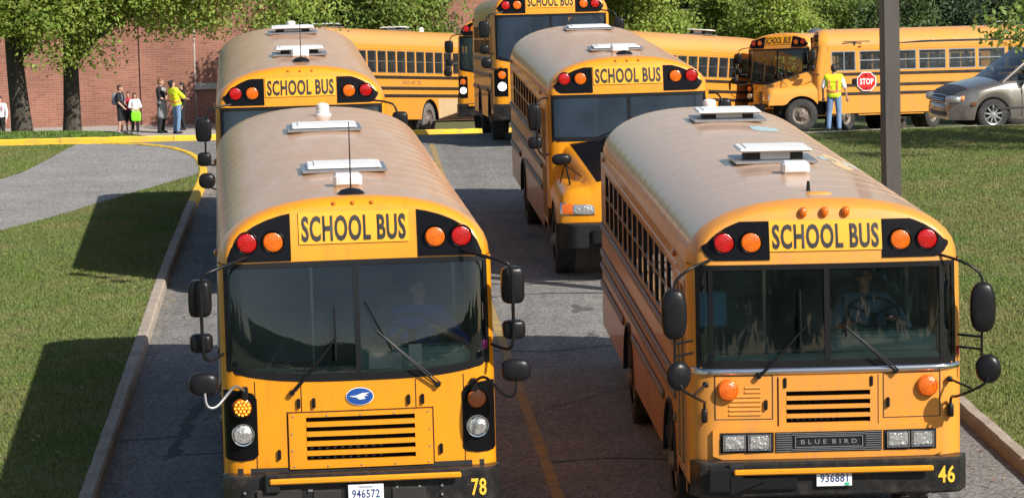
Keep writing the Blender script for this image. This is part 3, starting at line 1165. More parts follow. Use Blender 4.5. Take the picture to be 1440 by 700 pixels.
# dry leaves blown along the gutters and over the lawns
rng_ = np.random.default_rng(17)
pts_ = []
for path_, sgn in ((curbL, -1), (curbR, 1)):
    pp_ = [q for q in resample(offset_path(path_, .0), .5) if 28 < q[1] < 73]
    for q in pp_:
        for _ in range(3):
            d_ = abs(rng_.normal(0, .22)) * (-sgn)
            if rng_.random() < .8:
                pts_.append((q[0] + d_, q[1] + rng_.uniform(-.3, .3), .012))
for _ in range(420):
    y_ = rng_.uniform(32, 72)
    if rng_.random() < .5:
        x_ = interp_x(cLin_m, y_) - abs(rng_.normal(0, 1.4)) - .1
    else:
        x_ = right_edge(y_) + rng_.uniform(.1, 5)
    pts_.append((x_, y_, LW + .045))
vs_, fs_ = [], []
for x_, y_, dz in pts_:
    a_ = rng_.uniform(0, 2 * PI)
    r_ = rng_.uniform(.018, .042)
    z_ = zg(y_, x_) + dz
    o_ = len(vs_)
    ca, sa = math.cos(a_) * r_, math.sin(a_) * r_
    vs_ += [(x_ - ca, y_ - sa, z_), (x_ + sa * .55, y_ - ca * .55, z_ + .008), (x_ + ca, y_ + sa, z_ + .004), (x_ - sa * .55, y_ + ca * .55, z_ + .01)]
    fs_.append((o_, o_ + 1, o_ + 2, o_ + 3))
me = bpy.data.meshes.new('fallen_leaves')
me.from_pydata(vs_, [], fs_)
me.materials.append(MATS['dry_leaf'])
struct(link('fallen_leaves', me), 'stuff')


# ------------------------------------------------------------------ buses
W = 1.22
MESH = {}


def shared(key, fn):
    if key not in MESH:
        MESH[key] = fn()
    return MESH[key]


def patch(mb, F, cols, rows=3, off=0.008, thick=0.014):
    """a thin plate lying on the surface y = F(x, z): cols = [(x, z0, z1)]"""
    fr, bk = [], []
    for (x, a, b) in cols:
        r1, r2 = [], []
        for k in range(rows + 1):
            z = a + (b - a) * k / rows
            y = F(x, z)
            r1.append((x, y - off, z))
            r2.append((x, y - off + thick, z))
        fr.append(r1)
        bk.append(r2)
    mb.grid(fr)
    n, m = len(fr), rows + 1
    loop = [(i, 0) for i in range(n)] + [(n - 1, j) for j in range(1, m)] + [(i, m - 1) for i in range(n - 2, -1, -1)] + [(0, j) for j in range(m - 2, 0, -1)]
    mb.grid([[fr[i][j] for i, j in loop], [bk[i][j] for i, j in loop]], close=True)


def rect_cols(x0, x1, z0, z1, n=6):
    return [(x0 + (x1 - x0) * k / n, z0, z1) for k in range(n + 1)]


def tyre_mesh(r, w, mat):
    mb = MB()
    mb.lathe([(r * .60, -w / 2), (r * .78, -w * .53), (r * .93, -w * .5), (r * .985, -w * .40), (r, -w * .25), (r * .99, 0), (r, w * .25), (r * .985, w * .40), (r * .93, w * .5),
              (r * .78, w * .53), (r * .60, w / 2)], (0, 0, 0), (1, 0, 0), 32, cap=False)
    for k in range(32):       # tread blocks
        a = 2 * PI * k / 32
        M = Matrix.Rotation(a, 3, 'X')
        for s_ in (-1, 1):
            mb.box(M @ Vector((s_ * w * .33, 0, r * .995)), (w * .28, r * .12, .02), 0, M)
    return mb.mesh('wheel', mat, 40)


def rim_mesh(r, w, side):
    mb = MB()
    o = side * w * .42
    mb.lathe([(r * .60, o), (r * .57, o), (r * .53, o - side * .03), (r * .42, o - side * .06), (r * .30, o - side * .02), (r * .2, o + side * .02), (r * .17, o + side * .07), (0, o + side * .075)],
             (0, 0, 0), (1, 0, 0), 24, cap=False)
    for k in range(8):
        a = 2 * PI * k / 8
        mb.lathe([(.02, 0), (.02, .035), (0, .036)], (o - side * .04, math.cos(a) * r * .34, math.sin(a) * r * .34), (side, 0, 0), 6)
    return mb.mesh('rim', 'rim', 40)


def add_wheel(root, x, y, r=.49, w=.28, side=1, mat='tyre', dual=False):
    for q in ([0, -side * .31] if dual else [0]):
        o = link('wheel', shared(('tyre', r, w, mat), lambda: tyre_mesh(r, w, mat)), root, (x + q, y, r))
        if q == 0:
            link('rim', shared(('rim', r, w, side), lambda: rim_mesh(r, w, side)), o)


def lens_mesh(r, mat, key):
    def f():
        mb = MB()
        mb.lathe([(r, 0), (r * .99, -.014), (r * .94, -.022), (r * .8, -.026), (r * .78, -.023), (r * .5, -.029), (r * .48, -.026), (r * .2, -.031), (0, -.031)], (0, 0, 0), (0, 1, 0), 24)
        return mb.mesh('lens', mat, 50)
    return shared((key, r, mat), f)


def add_lens(root, F, x, z, r, mat, name='warning_light', hood=True):
    o = link(name, lens_mesh(r, mat, 'lens'), root, (x, F(x, z) - .01, z))
    if hood:
        def ring():
            mb = MB()
            mb.lathe([(r * 1.0, 0), (r * 1.0, -.03), (r * 1.06, -.034), (r * 1.10, -.02), (r * 1.12, .01)], (0, 0, 0), (0, 1, 0), 20)
            return mb.mesh('bezel', 'black_gloss', 50)
        link('bezel', shared(('ring', r), ring), o)
    return o


def roof_prof(zs, zc, n=2.35, seg=22):
    out = []
    for k in range(seg + 1):
        a = PI * k / seg
        c, s_ = math.cos(a), math.sin(a)
        out.append((W * math.copysign(abs(c) ** (2 / n), c), zs + (zc - zs) * max(s_, 0) ** (2 / n)))
    return out


def bus_matrix(x, y, yaw, L):
    a = R(yaw)
    dx = Vector((math.cos(a), math.sin(a), 0))
    dy = Vector((-math.sin(a), math.cos(a), 0))
    p = Vector((x, y, 0))

    def gp(lx, ly):
        q = p + dx * lx + dy * ly
        q.z = zg(q.y, q.x)
        return q
    f0, f1 = gp(0, 1.2), gp(0, L - 2.5)
    ey = (f1 - f0).normalized()
    l0, l1 = gp(-1, L / 2), gp(1, L / 2)
    ex = (l1 - l0).normalized()
    ez = ex.cross(ey).normalized()
    ex = ey.cross(ez).normalized()
    org = f0 - ey * 1.2
    M = Matrix((ex, ey, ez)).transposed().to_4x4()
    M.translation = org
    return M


def make_bus(S):
    L, zc, zs, zh = S['L'], S['zc'], S['zs'], S['zh']
    paint, sidep, roofp = S['paint'], S['side'], S['roof']
    hood = S.get('hood', False)
    zw0, zw1 = S.get('zw0', 1.86), S.get('zw1', 2.50)
    skirt = S.get('skirt', .50)
    zwb = S['zwb']                       # windshield bottom z(x)
    z1 = zwb(0)
    zbot = S.get('zbot', .62)
    y0 = .46
    root = thing('school_bus', S['label'], 'school bus', group=None)
    root.matrix_world = bus_matrix(S['x'], S['y'], S['yaw'], L)
    if S.get('roll'):
        root.matrix_world = root.matrix_world @ Matrix.Rotation(R(S['roll']), 4, 'Y')
    cr = S.get('corner', .18)

    def F(x, z):
        y = 0.0
        if z > z1:
            t_ = (min(z, zh) - z1) / (zh - z1)
            y += S.get('rake', .10) * (t_ if not S.get('curved') else t_ ** 1.7 * (1 - .6 * (x / W) ** 2))
        if z > zh:
            y += .15 * ((z - zh) / (zc - zh)) ** 1.4
        y += .05 * (x / W) ** 2
        a = max(0.0, (abs(x) - (W - cr)) / cr)
        y += cr * .9 * (1 - math.sqrt(max(0.0, 1 - min(a, 1) ** 2)))
        return y
    prof = roof_prof(zs, zc)
    outline = [(W, zh), (W, (zh + zs) / 2)] + prof + [(-W, (zh + zs) / 2), (-W, zh)]
    if zs <= zh + .02:
        outline = [(W, zh)] + [p for p in prof if p[1] > zh + .01] + [(-W, zh)]
    # front cap
    mb = MB()
    rings = []
    rr = .085
    for k in range(7):
        a = PI / 2 * k / 6
        ins = (1 - math.sin(a)) * rr
        ring = []
        for (x, z) in outline:
            d = math.hypot(x, (z - zh) * 1.0) or 1
            q = 1 - ins / d
            px, pz = x * q, zh + (z - zh) * q
            yf = F(px, pz)
            ring.append((px, yf + (y0 - yf) * (1 - math.cos(a)), pz))
        rings.append(ring)
    mb.grid(rings)
    face = rings[0]
    cols = []
    for (x, y, z) in face:
        if not cols or abs(x - cols[-1][0]) > 1e-4:
            cols.append([x, z])
        else:
            cols[-1][1] = max(cols[-1][1], z)
    top_at = sorted((c[0], c[1]) for c in cols)
    mb.grid([[(x, F(x, zh + (zt - zh) * k / 5), zh + (zt - zh) * k / 5) for k in range(6)] for x, zt in top_at])
    cap = mb.build('front_cap', paint, root, smooth=40)

    def ftop(x):
        for (xa, za), (xb, zb) in zip(top_at[:-1], top_at[1:]):
            if xa <= x <= xb:
                return za + (zb - za) * (x - xa) / max(xb - xa, 1e-6)
        return zh
    # black light panels and sign
    st, sb = S.get('sign', (.60, .55))
    inset = S.get('panel_in', .015)
    zp0 = zh + S.get('panel_lift', .02)
    xo = S.get('panel_out', 1.12)
    for sx in (-1, 1):
        mb = MB()
        cols = []
        for k in range(15):
            u = k / 14
            xa = sb + (xo - sb) * u
            if S.get('round_panel'):
                z0p = zp0 + (.10 * max(0, (u - .8) / .2) ** 2)
            else:
                z0p = zp0
            zt = ftop(xa) - inset
            if S.get('panel_top'):
                zt = min(zt, zh + S['panel_top'] * math.sqrt(max(0.02, 1 - max(0, (u - .55) / .45) ** 2)))
            cols.append((sx * xa, z0p, max(zt, z0p + .03)))
        patch(mb, F, cols, 4, .010, .012)
        mb.build('light_panel', 'black_gloss', cap, smooth=50)
    mb = MB()
    zt = S['text_z'] + S['text_h'] * .5 + .03
    patch(mb, F, rect_cols(-S['text_w'] / 2 - .025, S['text_w'] / 2 + .025, S['text_z'] - S['text_h'] * .5 - .02, zt, 10), 3, .013, .012)
    sg = mb.build('sign_board', 'sign_yellow', cap, smooth=40)
    text_obj('lettering', 'SCHOOL BUS', S['text_w'], S['text_h'], lambda a, b: (a, F(a, S['text_z'] + b) - .017, S['text_z'] + b), 'letter_black', sg, .03)
    for sx in (-1, 1):
        add_lens(root, F, sx * S['lx'][0], S['lz'], S.get('lr', .092), 'red_lens')
        add_lens(root, F, sx * S['lx'][1], S['lz'], S.get('lr', .092), 'amber_lens')
    for x in (-.17, 0, .17):
        zt = S.get('mark_z', zc - .075)
        if S.get('markers', True):
            link('marker_light', lens_mesh(.020, 'marker_dull', 'lens'), root, (x, F(x, zt) - .0 + S.get('mark_y', 0.0), zt))
    # front wall with corner posts
    mb = MB()
    wx = S.get('ws_half', 1.16)
    xs = [-W, -W + .004, -W + .02, -W + .05, -W + .10, -W + .18] + list(np.linspace(-.98, .98, 21)) + [W - .18, W - .10, W - .05, W - .02, W - .004, W]
    zb_ = S.get('wall_bot', zbot)
    hole = S.get('hole')
    zl = list(np.linspace(zb_, 1.48, 7))
    if hole:
        xs = sorted(set([round(v, 4) for v in xs if min(abs(v - hole[0]), abs(v - hole[1])) > .02] + [hole[0], hole[1]]))
        zl = sorted([z for z in zl if min(abs(z - hole[2]), abs(z - hole[3])) > .02] + [hole[2], hole[3]])
    rows = []
    for x in xs:
        zt = zwb(max(-wx, min(wx, x)))
        rows.append([(x, F(x, z), z) for z in zl + [1.48 + (zt - 1.48) * k / 3 for k in (1, 2, 3)]])
    for i in range(len(xs) - 1):
        for j in range(len(rows[0]) - 1):
            if hole and hole[0] <= xs[i] < hole[1] and j < len(zl) - 1 and hole[2] <= zl[j] < hole[3]:
                continue
            mb.add([rows[i][j], rows[i + 1][j], rows[i + 1][j + 1], rows[i][j + 1]], [(0, 1, 2, 3)])
    for sx in (-1, 1):
        pc_ = []
        for x in (wx, wx + (W - wx) * .5, W - .003, W):
            pc_.append([(sx * x, F(x, z), z) for z in np.linspace(zwb(wx), zh, 6)])
        mb.grid(pc_)
        mb.grid([[(sx * W, F(W, z), z) for z in np.linspace(zb_, zh, 10)], [(sx * W, y0, z) for z in np.linspace(zb_, zh, 10)]])
    fw = mb.build('front_wall', paint, root, smooth=40)
    # windshield
    g = S.get('glass', 'windshield_glass')
    fr = MB()
    bt = S.get('gasket', .06)
    cx = list(np.linspace(-wx, wx, 27))
    patch(fr, F, [(x, zwb(x) - .012, zwb(x) + bt) for x in cx], 1, .006, .03)
    patch(fr, F, [(x, zh - .045, zh + .004) for x in cx], 1, .006, .03)
    for sx in (-1, 1):
        xa, xb = sorted((sx * wx, sx * (wx - .035)))
        patch(fr, F, [(xa, zwb(xa) + bt - .005, zh - .04), (xb, zwb(xb) + bt - .005, zh - .04)], 4, .006, .03)
        if S.get('side_split'):
            xa, xb = sx * (S['side_split'] - .02), sx * (S['side_split'] + .02)
            xa, xb = min(xa, xb), max(xa, xb)
            patch(fr, F, [(xa, zwb(xa) + bt - .005, zh - .04), (xb, zwb(xb) + bt - .005, zh - .04)], 4, .007, .03)
    patch(fr, F, [(-.025, zwb(0) + bt - .005, zh - .04), (.025, zwb(0) + bt - .005, zh - .04)], 4, .010, .03)
    fro = fr.build('windshield_frame', 'black_plastic', root, smooth=40)
    for sx in (-1, 1):
        mb = MB()
        a_, b_ = sorted((sx * .024, sx * (wx - .02)))
        mb.grid([[(x, F(x, z) + .004, z) for z in np.linspace(zwb(x) + bt - .01, zh - .04, 6)] for x in np.linspace(a_, b_, 16)])
        mb.build('windshield_pane', g, fro, smooth=60)
    # sides
    nw, p, yw = S['nw'], S['pitch'], S.get('yw', 1.55)
    axles = S['axles']
    door = not hood
    for sx in (-1, 1):
        mb = MB()
        ys = sorted(set([round(v, 3) for v in np.arange(y0, L, .11)] + [L - .02]))

        def zlo(y):
            z = skirt
            for ay in axles:
                d = abs(y - ay)
                if d < .60:
                    z = max(z, .47 + math.sqrt(.60 ** 2 - d * d))
            return z
        has_door = sx < 0
        d0, d1 = .52, 1.36
        mb.mi = 0
        for a, b in zip(ys[:-1], ys[1:]):
            if has_door and a >= d0 - .03 and b <= d1 + .03:
                continue
            X, Xi = sx * W, sx * (W - .05)
            mb.mi = 0
            if S.get('dust_from') and a > S['dust_from'] and sx > 0:
                mb.mi = 2
                zm = 1.12
                if zm > max(zlo(a), zlo(b)):
                    mb.add([(X, a, zlo(a)), (X, b, zlo(b)), (X, b, zm), (X, a, zm)], [(0, 1, 2, 3)])
                    mb.mi = 0
                    mb.add([(X, a, zm), (X, b, zm), (X, b, zw0), (X, a, zw0)], [(0, 1, 2, 3)])
                else:
                    mb.add([(X, a, zlo(a)), (X, b, zlo(b)), (X, b, zw0), (X, a, zw0)], [(0, 1, 2, 3)])
            else:
                mb.add([(X, a, zlo(a)), (X, b, zlo(b)), (X, b, zw0), (X, a, zw0)], [(0, 1, 2, 3)])
            mb.mi = 1
            mb.add([(Xi, a, zlo(a)), (Xi, b, zlo(b)), (Xi, b, zw0), (Xi, a, zw0), (X, a, zlo(a)), (X, b, zlo(b))], [(0, 1, 2, 3), (0, 1, 5, 4)])
        mb.mi = 0
        posts = [(y0, .56 if not has_door else d0), (1.30 if not has_door else d1, yw)]
        for i in range(nw - 1):
            posts.append((yw + (i + 1) * p - .085, yw + (i + 1) * p))
        posts.append((yw + nw * p - .085, L - .02))
        for a, b in posts:
            mb.box((sx * (W - .025), (a + b) / 2, (zw0 + zw1) / 2), (.05, b - a, zw1 - zw0))
        mb.box((sx * (W - .025), (y0 + L) / 2, (zw1 + zs) / 2 + .005), (.05, L - y0 - .02, zs - zw1 + .01))
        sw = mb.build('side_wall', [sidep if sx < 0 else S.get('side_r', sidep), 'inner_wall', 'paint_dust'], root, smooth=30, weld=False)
        # windows
        ww, wh = p - .085, zw1 - zw0

        def wframe():
            m = MB()
            for zz in (.015, wh - .015, wh * .52):
                m.box((0, ww / 2, zz), (.035, ww, .03 if zz != wh * .52 else .035))
            for yy in (.012, ww - .012):
                m.box((0, yy, wh / 2), (.034, .024, wh))
            return m.mesh('window', S.get('wframe', 'black_plastic'), 30)

        def wpane():
            m = MB()
            m.add([(0, .01, .01), (0, ww - .01, .01), (0, ww - .01, wh - .01), (0, .01, wh - .01)], [(0, 1, 2, 3)])
            return m.mesh('pane', S.get('sglass', 'side_glass'), 0)
        fm = shared(('wf', p, wh, S.get('wframe', '')), wframe)
        pmh = shared(('wp', p, wh, S.get('sglass', '')), wpane)
        for i in range(nw):
            o = link('window', fm, root, (sx * (W - .02), yw + i * p, zw0))
            link('pane', pmh, o)
        if not has_door:
            m = MB()
            for zz in (zw0 + .015, zw1 - .015):
                m.box((sx * (W - .02), .93, zz), (.036, .74, .03))
            for yy in (.575, .95, 1.285):
                m.box((sx * (W - .02), yy, (zw0 + zw1) / 2), (.034, .03, wh))
            o = m.build('driver_window', S.get('wframe', 'black_plastic'), root)
            m = MB()
            m.add([(sx * (W - .02), .56, zw0), (sx * (W - .02), 1.3, zw0), (sx * (W - .02), 1.3, zw1), (sx * (W - .02), .56, zw1)], [(0, 1, 2, 3)])
            m.build('pane', S.get('sglass', 'side_glass'), o, smooth=0)
        else:
            m = MB()
            X = sx * (W - .012)
            for yy in (d0 + .025, (d0 + d1) / 2, d1 - .025):
                m.box((X, yy, (.62 + zw1) / 2), (.045, .055, zw1 - .62), .008)
            for zz in (.66, 1.52, zw1 - .03):
                m.box((X, (d0 + d1) / 2, zz), (.04, d1 - d0, .08), .008)
            o = m.build('door', sidep, root)
            m = MB()
            m.add([(X, d0 + .03, .66), (X, d1 - .03, .66), (X, d1 - .03, zw1 - .03), (X, d0 + .03, zw1 - .03)], [(0, 1, 2, 3)])
            m.build('door_pane', S.get('sglass', 'side_glass'), o, smooth=0)
        # rub rails
        for zr in S.get('rails', (1.76, 1.42, 1.10)):
            m = MB()
            ya = d1 + .05 if has_door else .60
            segs = [(ya, L - .1)]
            if zr < 1.12:
                segs, cur = [], ya
                for ay in axles:
                    if ay - .63 > cur:
                        segs.append((cur, ay - .63))
                    cur = max(cur, ay + .63)
                segs.append((cur, L - .1))
            for a, b in segs:
                m.box((sx * (W + .012), (a + b) / 2, zr), (.03, b - a, .085), .01)
                m.box((sx * (W + .024), (a + b) / 2, zr), (.016, b - a, .025), .005)
            m.build('rub_rail', S.get('rail_mat', 'rail_black'), root)
        m = MB()
        m.box((sx * (W - .01), (y0 + L) / 2 + .3, zw1 + .055), (.035, L - y0 - 1.0, .03), .008)
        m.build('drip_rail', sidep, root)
        # side marker
        for yy in (1.45, L - .6):
            m = MB()
            m.sell((sx * (W + .012), yy, zs - .02), (.025, .05, .03), .8, 10, 6)
            m.build('marker_light', 'amber_dull', root)
        # wheel arches flares + wheels
        for ai, ay in enumerate(axles):
            add_wheel(root, sx * (W - .17), ay, side=sx, dual=(ai == 1), mat=S.get('tyre_r', 'tyre') if ai == 1 and sx > 0 else 'tyre')
            if ay > y0:
                m = MB()
                pts = [(sx * (W + .004), ay + .61 * math.cos(a), .47 + .61 * math.sin(a)) for a in np.linspace(0.05, PI - .05, 17)]
                m.tube(pts, .022, 6)
                m.build('wheel_arch', 'black_matte', root)
    # roof
    mb = MB()
    st_ = [(y0, 0)]
    seams = []
    k = y0 + .35
    while k < L - .5:
        seams.append(k)
        st_.append((k, 0))
        k += p if p < .9 else .72
    st_.append((L - .38, 0))
    rings = [[(x * (1 + h / W), y, z + h) for x, z in prof] for y, h in st_]
    for k in range(1, 7):
        a = PI / 2 * k / 6
        ins = .20 * (1 - math.cos(a))
        q = 1 - ins / W
        rings.append([(x * q, L - .38 + .36 * math.sin(a), zs + (z - zs) * (1 - ins * 1.2)) for x, z in prof])
    mb.grid(rings)
    roof = mb.build('roof', roofp, root, smooth=40)

    def seam():
        m = MB()
        m.grid([[(x * 1.0012, dy, z + h) for x, z in prof] for dy, h in ((-.012, -.001), (-.011, .0010), (.009, .0010), (.010, -.001))])
        return m.mesh('roof_seam', roofp, 60)
    sm = shared(('seam', zs, zc, roofp), seam)
    for k in seams[1:]:
        link('roof_seam', sm, roof, (0, k, 0))
    mb = MB()
    mb.grid([[(x * .955, y, zs + (z - zs) * .88 - .01) for x, z in prof] for y in np.linspace(y0 - .12, L - .3, 6)])
    mb.build('ceiling_panel', 'ceiling_inner', root, smooth=50)
    # rear wall
    mb = MB()
    xr = np.linspace(-W, W, 9)
    q = 1 - .2 / W

    def rtop(x):
        t_ = min(1, abs(x) / (W * q))
        return zs + (zc - zs) * .76 * (1 - t_ ** 2.35) ** (1 / 2.35)
    mb.grid([[(x, L - .02, skirt + (rtop(x) - skirt) * k / 4) for k in range(5)] for x in xr])
    rw = mb.build('rear_wall', paint, root, smooth=40)
    for x in (-.62, .0, .62):
        mb = MB()
        mb.box((x, L - .005, 2.15), (.5, .03, .6), .01)
        mb.build('rear_window', 'black_gloss', rw)
    mb = MB()
    mb.box((0, L + .06, .62), (2.3, .16, .26), .03)
    mb.build('rear_bumper', 'bumper_black', root)
    # floor, chassis, seats
    mb = MB()
    mb.box((0, L / 2 + .2, S.get('floor', 1.05) - .03), (2.33, L - .7, .05))
    mb.build('floor_panel', 'floor_rubber', root)
    mb = MB()
    mb.box((0, L / 2, .72), (1.0, L - .9, .26))
    for ay in axles:
        mb.tube([(-.95, ay, .49), (.95, ay, .49)], .09, 8)
    for yy in np.arange(3.2, L - 1, 1.3):
        if all(abs(yy - ay) > .9 for ay in axles):
            mb.box((.62 if int(yy * 10) % 2 else -.62, yy, .70), (.7, .8, .38), .03)
    mb.build('chassis', 'chassis', root)

    def seat():
        m = MB()
        m.box((0, 0, .36), (.95, .42, .14), .04)
        m.box((0, .24, .62), (.95, .11, .66), .045, Matrix.Rotation(R(-8), 3, 'X'))
        m.box((0, .02, .15), (.85, .05, .3), .01)
        return m.mesh('seat', 'seat_vinyl', 40)
    if S.get('seats', True):
        fl = S.get('floor', 1.05)
        for sx in (-1, 1):
            for i, yy in enumerate(np.arange(2.3, L - .6, .80)):
                link('seat', shared('seat', seat), root, (sx * .68, yy, fl))
    return root, F, dict(ftop=ftop, y0=y0, zwb=zwb, prof=prof)


def hatch(root, x, y, z, open_=0.0, lid='white_plastic'):
    mb = MB()
    mb.box((0, 0, .008), (.82, .76, .03), .008)
    o = mb.build('roof_hatch', 'alu', root, loc=(x, y, z))
    if open_:
        mb = MB()
        mb.box((0, 0, .02 + open_ * .5), (.56, .46, .02 + open_), .01)
        mb.build('riser', 'chassis', o)
        mb = MB()
        mb.box((0, -.235, .025 + open_ * .5), (.30, .02, open_ * .9), .006)
        mb.build('riser_plate', 'white_plastic', o)
    mb = MB()
    mb.box((0, 0, .035 + open_), (.72, .64, .035), .016)
    mb.box((0, 0, .055 + open_), (.58, .50, .014), .006)
    mb.build('lid', lid, o)
    return o


def roof_box(root, x, y, z, s=(.26, .22, .12), mat='white_plastic'):
    mb = MB()
    mb.box((0, 0, s[2] / 2), s, .025)
    mb.box((0, -s[1] * .5, s[2] * .45), (s[0] * .7, .01, s[2] * .5), .004)
    return mb.build('roof_vent', mat, root, loc=(x, y, z - .01))


def strobe(root, x, y, z):
    mb = MB()
    mb.lathe([(.10, 0), (.10, .03), (.075, .035), (.078, .07), (.072, .075), (.078, .11), (.07, .14), (.03, .155), (0, .157)], (0, 0, 0), (0, 0, 1), 16)
    return mb.build('strobe_light', 'white_plastic', root, loc=(x, y, z - .015))


def antenna(root, x, y, z, h=.5):
    mb = MB()
    mb.lathe([(.13, 0), (.125, .03), (.09, .06), (.03, .075), (0, .078)], (0, 0, 0), (0, 0, 1), 16)
    o = mb.build('antenna_base', 'black_plastic', root, loc=(x, y, z - .01))
    if h:
        mb = MB()
        mb.tube([(0, 0, .05), (0, 0, .05 + h)], [.008, .005], 6)
        mb.build('antenna_mast', 'black_plastic', o)
    return o


def mirror(root, c, r, e, arm, arm_r=.014, rot=None, name='mirror'):
    mb = MB()
    mb.sell(c, r, e, 20, 12, rot)
    o = mb.build(name, 'black_plastic', root, smooth=50)
    mb = MB()
    g_ = Vector((0, r[1] * .92, 0))
    if rot is not None:
        g_ = rot @ g_
    mb.sell(Vector(c) + g_, (r[0] * .86, .006, r[2] * .86), e, 16, 8, rot)
    mb.build('mirror_glass', 'chrome', o, smooth=50)
    if arm:
        mb = MB()
        mb.tube(smooth3(arm), arm_r, 7)
        mb.build('mirror_arm', 'black_plastic', o, smooth=60)
    return o


def smooth3(pts, it=2):
    pts = [Vector(p) for p in pts]
    for _ in range(it):
        q = [pts[0]]
        for a, b in zip(pts[:-1], pts[1:]):
            q += [a * .75 + b * .25, a * .25 + b * .75]
        q.append(pts[-1])
        pts = q
    return pts


def wiper(root, F, base, elbow, b0, b1):
    mb = MB()

    def P(q, o):
        return Vector((q[0], F(q[0], q[1]) - o, q[1]))
    mb.lathe([(.025, 0), (.025, .04), (0, .045)], P(base, .045), (0, 1, 0), 10)
    mb.tube([P(base, .04), P(((base[0] * .6 + elbow[0] * .4), (base[1] * .6 + elbow[1] * .4)), .075), P(elbow, .06)], [.013, .010, .008], 6)
    mb.tube([P((base[0] + .03, base[1] + .01), .035), P((base[0] * .5 + elbow[0] * .5 + .02, base[1] * .5 + elbow[1] * .5), .06), P(elbow, .055)], .006, 6)
    o = mb.build('wiper_arm', 'black_plastic', root, smooth=50)
    mb = MB()
    n = 6
    pts = [P((b0[0] + (b1[0] - b0[0]) * k / n, b0[1] + (b1[1] - b0[1]) * k / n), .022) for k in range(n + 1)]
    mb.tube(pts, .009, 5)
    mb.tube([P(((b0[0] * 2 + b1[0]) / 3, (b0[1] * 2 + b1[1]) / 3), .04), P(((b0[0] + b1[0] * 2) / 3, (b0[1] + b1[1] * 2) / 3), .04)], .008, 5)
    mb.build('wiper_blade', 'black_plastic', o, smooth=50)
    return o


def bumper(root, z0, z1, half=1.24, depth=.30, y=-.18, mat='bumper_black', corner=.16):
    """channel section bumper, ends swept back"""
    mb = MB()
    rows = []
    xs = list(np.linspace(-half, half, 33))
    for x in xs:
        a = max(0, (abs(x) - (half - corner)) / corner)
        yf = y + .03 * (x / half) ** 2 + corner * 1.2 * (1 - math.sqrt(max(0, 1 - a * a)))
        rows.append([(x, y + depth, z1 - .005), (x, yf + .02, z1), (x, yf, z1 - .02), (x, yf - .004, (z0 + z1) / 2), (x, yf, z0 + .02), (x, yf + .02, z0), (x, y + depth, z0 + .005)])
    mb.grid(rows)
    o = mb.build('front_bumper', mat, root, smooth=35)

    def face(x):
        a = max(0, (abs(x) - (half - corner)) / corner)
        return y + .03 * (x / half) ** 2 + corner * 1.2 * (1 - math.sqrt(max(0, 1 - a * a)))
    return o, face


def licence_plate(root, x, y, z, digits, small='Minnesota'):
    mb = MB()
    mb.box((0, 0, 0), (.315, .008, .16), .004)
    o = mb.build('licence_plate', 'plate_white', root, loc=(x, y, z))
    text_obj('lettering', digits, .245, .075, lambda a, b: (a, -.0065, b - .005), 'plate_ink', o, .01)
    text_obj('lettering', small, .12, .02, lambda a, b: (a, -.0065, b + .058), 'plate_ink', o, .0)
    mb = MB()
    mb.box((.115, -.006, -.06), (.04, .004, .026))
    mb.build('sticker', 'sticker_green', o)
    return o


def slots(root, F, x0, x1, zs_, h, name='slot_shade_strip', mat='chassis', depth=.0):  # flush dark strips, the shade of slot openings put into the colour
    for z in zs_:
        mb = MB()
        y = F((x0 + x1) / 2, z)
        patch(mb, lambda a, b: F(a, b), rect_cols(x0, x1, z - h / 2, z + h / 2, 6), 1, depth, .01)
        mb.build(name, mat, root, smooth=30)


def louvre_panel(root, F, x0, x1, z0, z1, sx0, sx1, zs_, h, off, mat):
    """a raised panel with real slots: frame, bars between the slots and a dark cavity behind"""
    mb = MB()
    patch(mb, F, rect_cols(x0, sx0, z0, z1, 3), 4, off, off + .015)
    patch(mb, F, rect_cols(sx1, x1, z0, z1, 3), 4, off, off + .015)
    zs_ = sorted(zs_)
    patch(mb, F, rect_cols(sx0, sx1, z0, zs_[0] - h / 2, 6), 1, off, off + .015)
    patch(mb, F, rect_cols(sx0, sx1, zs_[-1] + h / 2, z1, 6), 1, off, off + .015)
    gp = mb.build('grille_panel', mat, root, smooth=30)
    for a, b in zip(zs_[:-1], zs_[1:]):
        mb = MB()
        patch(mb, F, rect_cols(sx0, sx1, a + h / 2, b - h / 2, 6), 1, off + .004, .03)
        mb.build('grille_bar', mat, gp, smooth=30)
    mb = MB()
    y = F(0, 1.2)
    mb.box(((sx0 + sx1) / 2, y + .30, (zs_[0] + zs_[-1]) / 2), (sx1 - sx0 + .1, .02, zs_[-1] - zs_[0] + .2))
    for k in range(14):
        mb.box((sx0 + (sx1 - sx0) * (k + .5) / 14, y + .27, (zs_[0] + zs_[-1]) / 2), (.012, .04, zs_[-1] - zs_[0] + .12))
    mb.build('radiator', 'chassis', gp)
    return gp


def latch(root, F, x, z, h=.09):
    mb = MB()
    mb.box((x, F(x, z) - .016, z), (.03, .03, h), .008)
    mb.build('latch', 'black_plastic', root)


def steering(root, x, y, z, tilt=35):
    mb = MB()
    n = 28
    M = Matrix.Rotation(R(tilt), 3, 'X')
    pts = [M @ Vector((.235 * math.cos(2 * PI * k / n), .235 * math.sin(2 * PI * k / n), 0)) + Vector((x, y, z)) for k in range(n + 1)]
    mb.tube(pts, .014, 8, False)
    for a in (0.5, 2.64, 4.71):
        mb.tube([M @ Vector((.23 * math.cos(a), .23 * math.sin(a), 0)) + Vector((x, y, z)), M @ Vector((0, 0, -.03)) + Vector((x, y, z))], .012, 6)
    mb.tube([M @ Vector((0, 0, -.02)) + Vector((x, y, z)), M @ Vector((0, 0, -.5)) + Vector((x, y, z))], .035, 8)
    return mb.build('steering_wheel', 'black_plastic', root, smooth=50)


